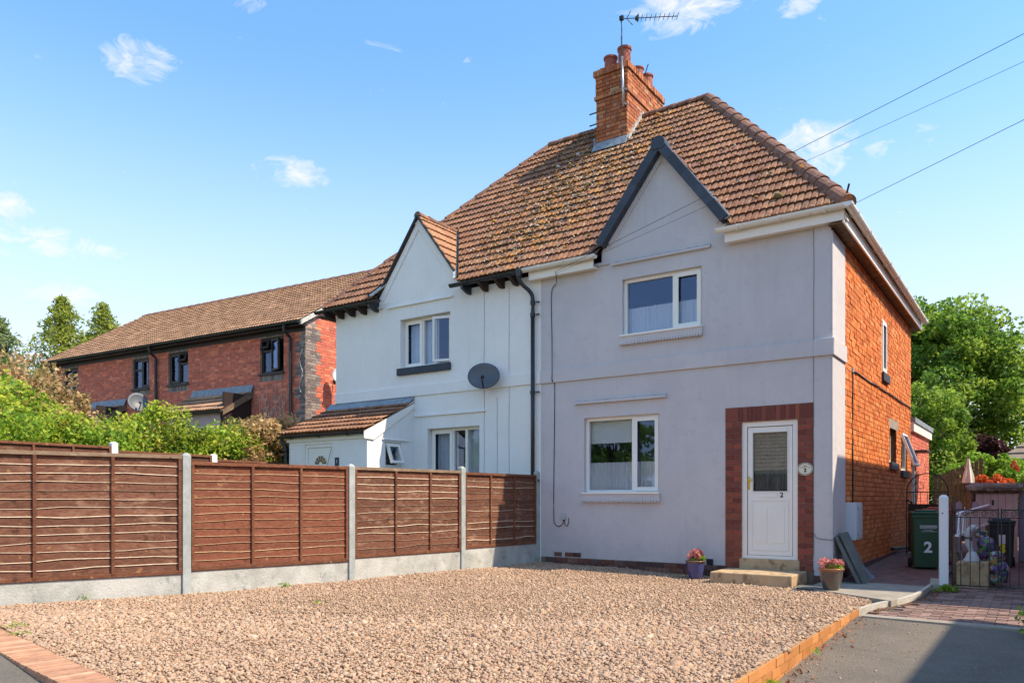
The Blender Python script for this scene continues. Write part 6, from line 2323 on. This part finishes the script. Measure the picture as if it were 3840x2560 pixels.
# ------------------------------------------------------------------ gate and post
pst = fence_post(-1.09, 11.74, 1.175, 'white painted concrete gate post beside the green bin', 'gate post', 'white_paint', .105, -.25, ang=.2)
MB().tube([(-1.10, 11.683, .93), (-1.10, 11.69, .93)], .010, 8).build('bolt_hole', 'flat_black', pst)
MB().box(-1.26, -1.15, 11.86, 11.98, -.2, .03).build('post_footing', 'white_edge', pst)
for k, (x0, x1, lab) in enumerate(((-1.02, -.475, 'left leaf of the black iron driveway gate with scrolls'), (-.455, .55, 'right leaf of the black iron driveway gate, cut by the photo edge'))):
    t = thing('iron_gate', lab, 'gate', ((x0 + x1) / 2, 12.0, -.08), 'leaves of the driveway gate')
    y = 12.0
    fb = MB()
    fb.box(x0, x1, y - .008, y + .008, .965, .982).box(x0, x1, y - .006, y + .006, .865, .878).box(x0, x1, y - .008, y + .008, -.055, -.04)
    fb.box(x0, x0 + .016, y - .009, y + .009, -.07, .995).box(x1 - .016, x1, y - .009, y + .009, -.07, .995)
    fb.build('frame', 'iron', t)
    n = int((x1 - x0) / .092)
    for i in range(1, n):
        x = x0 + (x1 - x0) * i / n
        MB().box(x - .0055, x + .0055, y - .0055, y + .0055, -.045, .87).build('bar', 'iron', t)
    for i in range(n):
        xa = x0 + (x1 - x0) * (i + .5) / n
        p_ = []
        for j in range(16):
            a = j / 15 * 2.6 * math.pi
            r_ = .041 * (1 - .62 * j / 15)
            sg = 1 if i % 2 else -1
            p_.append((xa + sg * r_ * math.cos(a), y, .922 + r_ * math.sin(a)))
        MB().tube(p_, .004, 5).build('scroll', 'iron', t)

# ------------------------------------------------------------------ things behind the gate
o = MB().box(-.975, -.60, 12.16, 12.56, -.10, .255)
o2 = o.build('stone_block', 'step_stone', None, bevel=.012)
tag(o2, 'square tan stone block behind the bars of the gate', 'block')
# white horse-head ornament on the block
orn = thing('garden_ornament', 'white curved garden ornament standing on the tan block', 'ornament', (-.82, 12.3, .255))
MB().lathe([(0, 0), (.11, 0), (.105, .03), (.085, .05), (.07, .10), (.05, .13), (0, .14)], 18, (-.80, 12.3, .257)).build('base', 'ornament_white', orn, smooth=True)
MB().tube(curve_pts([(-.80, 12.3, .37), (-.825, 12.3, .45), (-.85, 12.3, .55), (-.84, 12.3, .66), (-.79, 12.3, .73), (-.74, 12.3, .71)], 5), [.032] * 6 + [.040] * 6 + [.045] * 6 + [.036] * 5 + [.022] * 3, 12).build('body', 'ornament_white', orn, smooth=True)


def lump(name, label, c, s, mat, group, seed):
    rr = np.random.default_rng(seed)
    bm = bmesh.new()
    bmesh.ops.create_icosphere(bm, subdivisions=3, radius=1)
    ph = rr.uniform(0, 6, 6)
    for v in bm.verts:
        x, y, z = v.co
        f = 1 + .10 * math.sin(3 * x + ph[0]) * math.cos(3 * y + ph[1]) + .07 * math.sin(6 * z + ph[2] + 2 * x) + .05 * math.sin(9 * y + ph[3])
        sq = 1 / max(abs(x), abs(y), abs(z)) ** .45
        v.co = Vector((x * s[0], y * s[1], z * s[2])) * f * sq * .86 + Vector(c)
    me = bpy.data.meshes.new(name)
    bm.to_mesh(me)
    bm.free()
    me.materials.append(MATS[mat])
    for p in me.polygons:
        p.use_smooth = True
    ob = bpy.data.objects.new(name, me)
    link(ob)
    return tag(ob, label, 'bag', group)


lump('compost_bag', 'purple and white compost bag slumped behind the ornament', (-.66, 13.0, .42), (.14, .16, .17), 'bag_purple', 'compost bags behind the gate', 1)
lump('compost_bag', 'white and green bag in the middle of the heap behind the gate', (-.54, 12.9, .27), (.11, .14, .13), 'bag_white', 'compost bags behind the gate', 2)
lump('compost_bag', 'purple printed compost bag low on the right of the heap', (-.47, 12.75, .10), (.10, .14, .17), 'bag_purple', 'compost bags behind the gate', 3)
lump('compost_bag', 'upright white bag with green print at the foot of the heap', (-.55, 12.62, .06), (.085, .10, .155), 'bag_white', 'compost bags behind the gate', 4)
lump('compost_bag', 'small white and orange bag on top of the heap', (-.74, 13.2, .60), (.10, .10, .07), 'bag_white', 'compost bags behind the gate', 5)
# slatted white bed end leaning along the yard
sb = thing('slatted_bed_end', 'white framed slatted wooden panel propped behind the gate', 'slatted panel', (-.95, 13.4, .5))
a, b_ = Vector((-1.00, 12.55, .60)), Vector((-.76, 15.2, .70))
up = Vector((.02, 0, .31))
MB().bar(a + up, b_ + up, .05, .035).build('top_rail', 'white_paint', sb)
MB().bar(a, b_, .05, .03).build('bottom_rail', 'white_paint', sb)
for i in range(15):
    c = a.lerp(b_, (i + .4) / 15)
    MB().bar(c, c + up, .02, .09 if i > 2 else .12, (0, 1, 0)).build('slat', 'shed_pink' if i > 2 else 'white_paint', sb)
MB().bar((-1.03, 12.6, -.1), (-1.03, 12.6, .62), .05, .05).bar((-.77, 15.15, -.1), (-.77, 15.15, .7), .05, .05).build('prop', 'old_timber', sb)
# stack of boards below it
bs = thing('board_stack', 'stack of pale boards below the slatted panel', 'boards', (-1.0, 12.9, -.1))
for i in range(5):
    MB().bar((-1.03 + i * .035, 12.65 + i * .05, -.09), (-1.08 + i * .035, 12.75 + i * .05, .34 + .02 * (i % 2)), .02, .14, (0, 1, 0)).build('board', 'shed_pink' if i % 2 else 'old_timber', bs)
# garden bench backs with rounded mauve posts
gb2 = thing('garden_bench', 'brown slatted garden bench with mauve round topped posts behind the gate post', 'bench', (-1.1, 15.2, 0))
for x in (-1.17, -.93):
    v = [(x + .045 * math.cos(math.pi * i / 8), 15.0, 1.03 + .045 * math.sin(math.pi * i / 8)) for i in range(9)] + [(x - .045, 15.0, -.09), (x + .045, 15.0, -.09)]
    MB().prism(v, (0, 0, 0), (0, .05, 0)).build('post', 'panel_mauve', gb2)
MB().box(-1.27, -.84, 15.06, 15.09, .90, .95).box(-1.27, -.84, 15.06, 15.09, .42, .47).build('rail', 'old_timber', gb2)
for i in range(6):
    x = -1.25 + i * .075
    MB().box(x - .022, x + .022, 15.065, 15.085, .42, .93).build('slat', 'old_timber', gb2)
MB().box(-1.27, -.84, 15.09, 15.45, .40, .43).box(-1.27, -1.22, 15.4, 15.45, -.09, .40).box(-.89, -.84, 15.4, 15.45, -.09, .4).build('seat', 'old_timber', gb2)
MB().box(-1.30, -1.21, 15.3, 15.39, -.09, 1.16).build('timber_post', 'old_timber', None)
tag(bpy.data.objects['timber_post'], 'square rough timber post behind the white gate post', 'post')

# shed
sh = thing('garden_shed', 'low garden shed with pale pink board doors and felt roof', 'shed', (-.76, 17.8, -.09))
MB().box(-1.10, -.42, 17.25, 18.6, -.09, 1.28).build('wall', 'dark_timber', sh)
for i in range(5):
    x = -1.06 + i * .122
    MB().box(x, x + .116, 17.225, 17.25, -.05, 1.22).build('door_board', 'shed_pink', sh)
MB().box(-.452, -.385, 17.20, 17.25, -.07, 1.24).build('corner_post', 'shed_pink', sh)
MB().box(-1.15, -.36, 17.20, 17.27, 1.22, 1.27).build('head_rail', 'old_timber', sh)
MB().prism([(-1.20, 17.12, 1.265), (-.32, 17.12, 1.265), (-.30, 17.12, 1.34), (-1.24, 17.12, 1.36)], (0, 0, 0), (0, 1.6, .10)).build('roof', 'felt', sh, bevel=.02)
MB().box(-.95, -.40, 17.4, 18.2, 1.37, 1.40).build('roof_sheet', 'path_concrete', sh)
MB().box(-.80, -.76, 17.218, 17.226, 1.0, 1.10).build('hasp', 'iron', sh)
pm = thing('board_fence', 'mauve painted vertical board fence right of the shed', 'fence', (.1, 17.4, -.09))
for i in range(10):
    x = -.372 + i * .142
    MB().box(x, x + .137, 17.42, 17.44, -.05, 1.24 + R.uniform(-.004, .004)).build('board', 'panel_mauve', pm)
MB().box(-.38, 1.05, 17.41, 17.45, 1.245, 1.275).build('capping', 'panel_mauve', pm)
# far timber fence, parasol, arched gate
ff = thing('picket_fence', 'grey close boarded timber fence at the end of the passage', 'fence', (-2.0, 23.6, 0))
for i in range(11):
    x = -2.42 + i * .105
    MB().box(x, x + .085, 23.5, 23.52, 0, 1.72 + .09 * i * .5 + R.uniform(-.02, .02)).build('board', 'old_timber', ff)
MB().box(-2.45, -1.25, 23.52, 23.56, .5, .58).box(-1.62, -1.54, 23.46, 23.5, 0, 2.05).build('rail', 'old_timber', ff)
pr_ = thing('closed_parasol', 'closed cream parasol standing beside the timber fence', 'parasol', (-1.52, 22.2, 0))
MB().tube([(-1.52, 22.2, 0), (-1.52, 22.2, 2.2)], .018, 8).build('pole', 'old_timber', pr_)
pf = []
for (r_, z) in ((.02, 2.12), (.045, 1.98), (.055, 1.9), (.10, 1.70), (.13, 1.52), (.0, 1.53)):
    pf.append((r_, z))
cn_ = MB().lathe(pf, 16, (-1.52, 22.2, 0))
cn_.v = [((v[0] + 1.52) * (1 + .22 * (i % 2)) - 1.52, (v[1] - 22.2) * (1 + .22 * (i % 2)) + 22.2, v[2]) for i, v in enumerate(cn_.v)]
cn_.build('canopy', 'parasol', pr_)
ag = thing('arched_gate', 'black iron arch topped side gate across the passage', 'gate', (-1.9, 17.2, 0))
MB().tube([(-1.86 + .36 * math.cos(math.pi * i / 20), 17.0, 1.26 + .36 * math.sin(math.pi * i / 20)) for i in range(21)], .011, 6).tube([(-2.22, 17.0, 0), (-2.22, 17.0, 1.26)], .011, 6).tube([(-1.50, 17.0, 0), (-1.50, 17.0, 1.26)], .011, 6).build('arch_frame', 'iron', ag)
for i in range(5):
    x = -2.10 + i * .12
    MB().tube([(x, 17.0, .1), (x, 17.0, 1.26)], .006, 5).build('bar', 'iron', ag)
MB().box(-2.22, -1.50, 16.99, 17.01, 1.245, 1.265).box(-2.22, -1.5, 16.99, 17.01, .08, .10).build('rail', 'iron', ag)
for sg in (-1, 1):
    p_ = [(-1.86 + sg * (.13 + (.12 - .008 * j) * math.cos(j * .5)), 17.0, 1.36 + (.10 - .006 * j) * math.sin(j * .5)) for j in range(13)]
    MB().tube(p_, .005, 5).build('scroll', 'iron', ag)
MB().box(-2.20, -1.52, 17.02, 17.04, .1, 1.02).build('gate_panel', 'dark_timber', ag)
MB().tube(curve_pts([(-2.42, 18.4, 1.06), (-2.36, 18.45, 1.08), (-2.32, 18.6, .95), (-2.25, 18.8, .1)], 5), .02, 8).build('hooked_pipe', 'black_plastic', None)
tag(bpy.data.objects['hooked_pipe'], 'black hooked pipe leaning against the brick side wall', 'pipe')
MB().tube([(-2.42, 16.6, .14), (-2.2, 18.6, .12)], .035, 8).build('waste_pipe', 'black_plastic', None)
tag(bpy.data.objects['waste_pipe'], 'short black waste pipe along the foot of the side wall', 'pipe')

# ------------------------------------------------------------------ neighbouring buildings
def plain_house(name, label, x0, x1, y0, y1, eave, ridge, axis, wall, roofm, over=.35, wins=()):
    t = thing(name, label, 'house', ((x0 + x1) / 2, (y0 + y1) / 2, -.3))
    w = MB().box(x0, x1, y0, y1, -.4, eave)
    if axis == 'y':
        xm = (x0 + x1) / 2
        for y in (y0 + .001, y1 - .001):
            w.add([(x0, y, eave), (x1, y, eave), (xm, y, ridge - .1)], [(0, 1, 2)])
    else:
        ym = (y0 + y1) / 2
        for x in (x0 + .001, x1 - .001):
            w.add([(x, y0, eave), (x, y1, eave), (x, ym, ridge - .1)], [(0, 1, 2)])
    w.build('wall', wall, t)
    rf = MB()
    th = .14
    if axis == 'y':
        xm = (x0 + x1) / 2
        k = (ridge - eave) / (xm - x0)
        for (a, s) in ((x0 - over, 1), (x1 + over, -1)):
            z = eave - over * k + .02
            rf.prism([(a, y0 - .2, z), (xm, y0 - .2, ridge), (xm, y1 + .2, ridge), (a, y1 + .2, z)], (0, 0, 0), (0, 0, th))
    else:
        ym = (y0 + y1) / 2
        k = (ridge - eave) / (ym - y0)
        for (a, s) in ((y0 - over, 1), (y1 + over, -1)):
            z = eave - over * k + .02
            rf.prism([(x0 - .2, a, z), (x0 - .2, ym, ridge), (x1 + .2, ym, ridge), (x1 + .2, a, z)], (0, 0, 0), (0, 0, th))
    ro = rf.build('roof', roofm, t)
    # tile courses: each a slab lapping the one below
    st_ = MB()
    n = 16
    if axis == 'y':
        xm = (x0 + x1) / 2
        ends = [(Vector((a, 0, eave - over * k + .02 + th)), Vector((xm, 0, ridge + th))) for a in (x0 - over, x1 + over)]
        ra, rb_ = Vector((0, y0 - .2, 0)), Vector((0, y1 + .2, 0))
    else:
        ym = (y0 + y1) / 2
        ends = [(Vector((0, a, eave - over * k + .02 + th)), Vector((0, ym, ridge + th))) for a in (y0 - over, y1 + over)]
        ra, rb_ = Vector((x0 - .2, 0, 0)), Vector((x1 + .2, 0, 0))
    for (p, q) in ends:
        for i in range(n):
            a, b = p.lerp(q, i / n), p.lerp(q, min(1, (i + 1.08) / n))
            lo = Vector((0, 0, .045))
            st_.add([a + lo + ra, a + lo + rb_, b + ra + Vector((0, 0, .006)), b + rb_ + Vector((0, 0, .006)), a + ra, a + rb_], [(0, 1, 3, 2), (4, 5, 1, 0)], 0, R.random())
    st_.build('tile_courses', roofm, ro, rnd=True)
    for (fr, u0, u1, z0, z1) in wins:
        fw = MB().fbox(fr, u0, u1, z0, z1, .0, .03).build('window', 'pvc', t)
        MB().fbox(fr, u0 + .07, u1 - .07, z0 + .07, z1 - .07, .0305, .034).build('pane', 'glass_dark', fw)
    return t


plain_house('neighbouring_house', 'house right of the drive just out of view, shading the side passage', 1.35, 8.5, 12.85, 21.5, 6.02, 8.9, 'y', 'cherry_brick', 'roof_plain', over=.38,
            wins=[(Fr((1.35, 0, 0), (0, -1, 0), (-1, 0, 0)), -15.5, -14.5, 3.6, 4.7), (Fr((1.35, 0, 0), (0, -1, 0), (-1, 0, 0)), -19, -17.8, 1.0, 2.2), (Fr((0, 12.85, 0), (1, 0, 0), (0, -1, 0)), 3.0, 4.6, 3.6, 4.7)])
pc = thing('added_shade_porch', 'unseen flat roofed porch added right of the drive to shade the paving', 'porch', (1.9, 11.8, -.3))  # unseen porch, added to shade the paving in front of the gate
MB().box(1.25, 3.2, 10.95, 12.84, -.4, 2.55).build('wall', 'cherry_brick', pc)
MB().box(1.05, 3.3, 10.85, 12.84, 2.55, 2.75).build('roof', 'felt', pc)
plain_house('neighbouring_house', 'house across the drive just out of view at lower right, shading the asphalt', 4.62, 12.0, 2.2, 10.3, 6.05, 8.8, 'y', 'cherry_brick', 'roof_plain', over=.36,
            wins=[(Fr((4.62, 0, 0), (0, -1, 0), (-1, 0, 0)), -6.5, -5.2, 3.6, 4.7), (Fr((4.62, 0, 0), (0, -1, 0), (-1, 0, 0)), -6.5, -5.0, 1.0, 2.2)])
# bungalow roof far right
bg_ = thing('bungalow', 'bungalow with brown tiled hipped roof at the right photo edge behind the garden', 'house', (3, 30, -.3))
MB().box(-.75, 6.5, 28.8, 34.5, -.4, 2.3).build('wall', 'cherry_brick', bg_)
hx0, hx1, hy0, hy1, hz0, hz1 = -1.15, 6.9, 28.4, 31.6, 2.30, 4.9
ru = MB().add([(hx0, hy0, hz0), (hx1, hy0, hz0), (hx1, hy1, hz1), (hx0 + 3.0, hy1, hz1), (hx0, 35, hz0), (hx1, 35, hz0)], [(0, 1, 2, 3), (4, 0, 3), (5, 4, 3, 2)])
rbo = ru.build('roof', 'roof_plain', bg_)
n = 13
for i in range(n):
    s0, s1 = i / n, min(1, (i + 1.1) / n)
    pa = lambda s, l: (hx0 + 3.0 * s, hy0 + (hy1 - hy0) * s, hz0 + (hz1 - hz0) * s + l)
    pb = lambda s, l: (hx1, hy0 + (hy1 - hy0) * s, hz0 + (hz1 - hz0) * s + l)
    MB().add([pa(s0, .07), pb(s0, .07), pb(s1, .01), pa(s1, .01), pa(s0, .0), pb(s0, .0)], [(0, 1, 2, 3), (4, 5, 1, 0)]).build('tile_course', 'right_tile', rbo)
MB().box(hx0, hx1, hy0 - .02, hy0 + .02, hz0 - .14, hz0).build('fascia', 'black_plastic', bg_)
# across the road, mirrored in the front windows
plain_house('bungalow', 'tiled house across the road, seen mirrored in the front door glass', -15.5, -6.0, -21.0, -14.0, 2.6, 5.4, 'x', 'cherry_brick', 'right_tile', over=.4,
            wins=[(Fr((0, -14.0, 0), (-1, 0, 0), (0, 1, 0)), 8.0, 9.6, 1.0, 2.1), (Fr((0, -14.0, 0), (-1, 0, 0), (0, 1, 0)), 11.5, 13.4, 1.0, 2.1)])
tree('leafy_tree', 'tree across the road, mirrored in the lower window', (-18.6, -13.0, -.4), .22, (-18.6, -13.0, 3.9), (2.4, 2.3, 2.2), 60, 110, .24, 'leaf_tree', .24)
hd_ = thing('roadside_hedge', 'clipped hedge across the road, mirrored in the lower window', 'hedge', (-12, -11, -.4))
cen = np.stack([NR.uniform(-24, -6, 260), NR.uniform(-11.6, -10.6, 260), NR.uniform(-.3, 1.35, 260)], 1)
leaves('foliage', clump_points(cen, [(.3, .3, .25)] * 260, 60, .4), NR.uniform(.6, 1.3, 260 * 60) * .14, 'leaf_shrub', hd_)
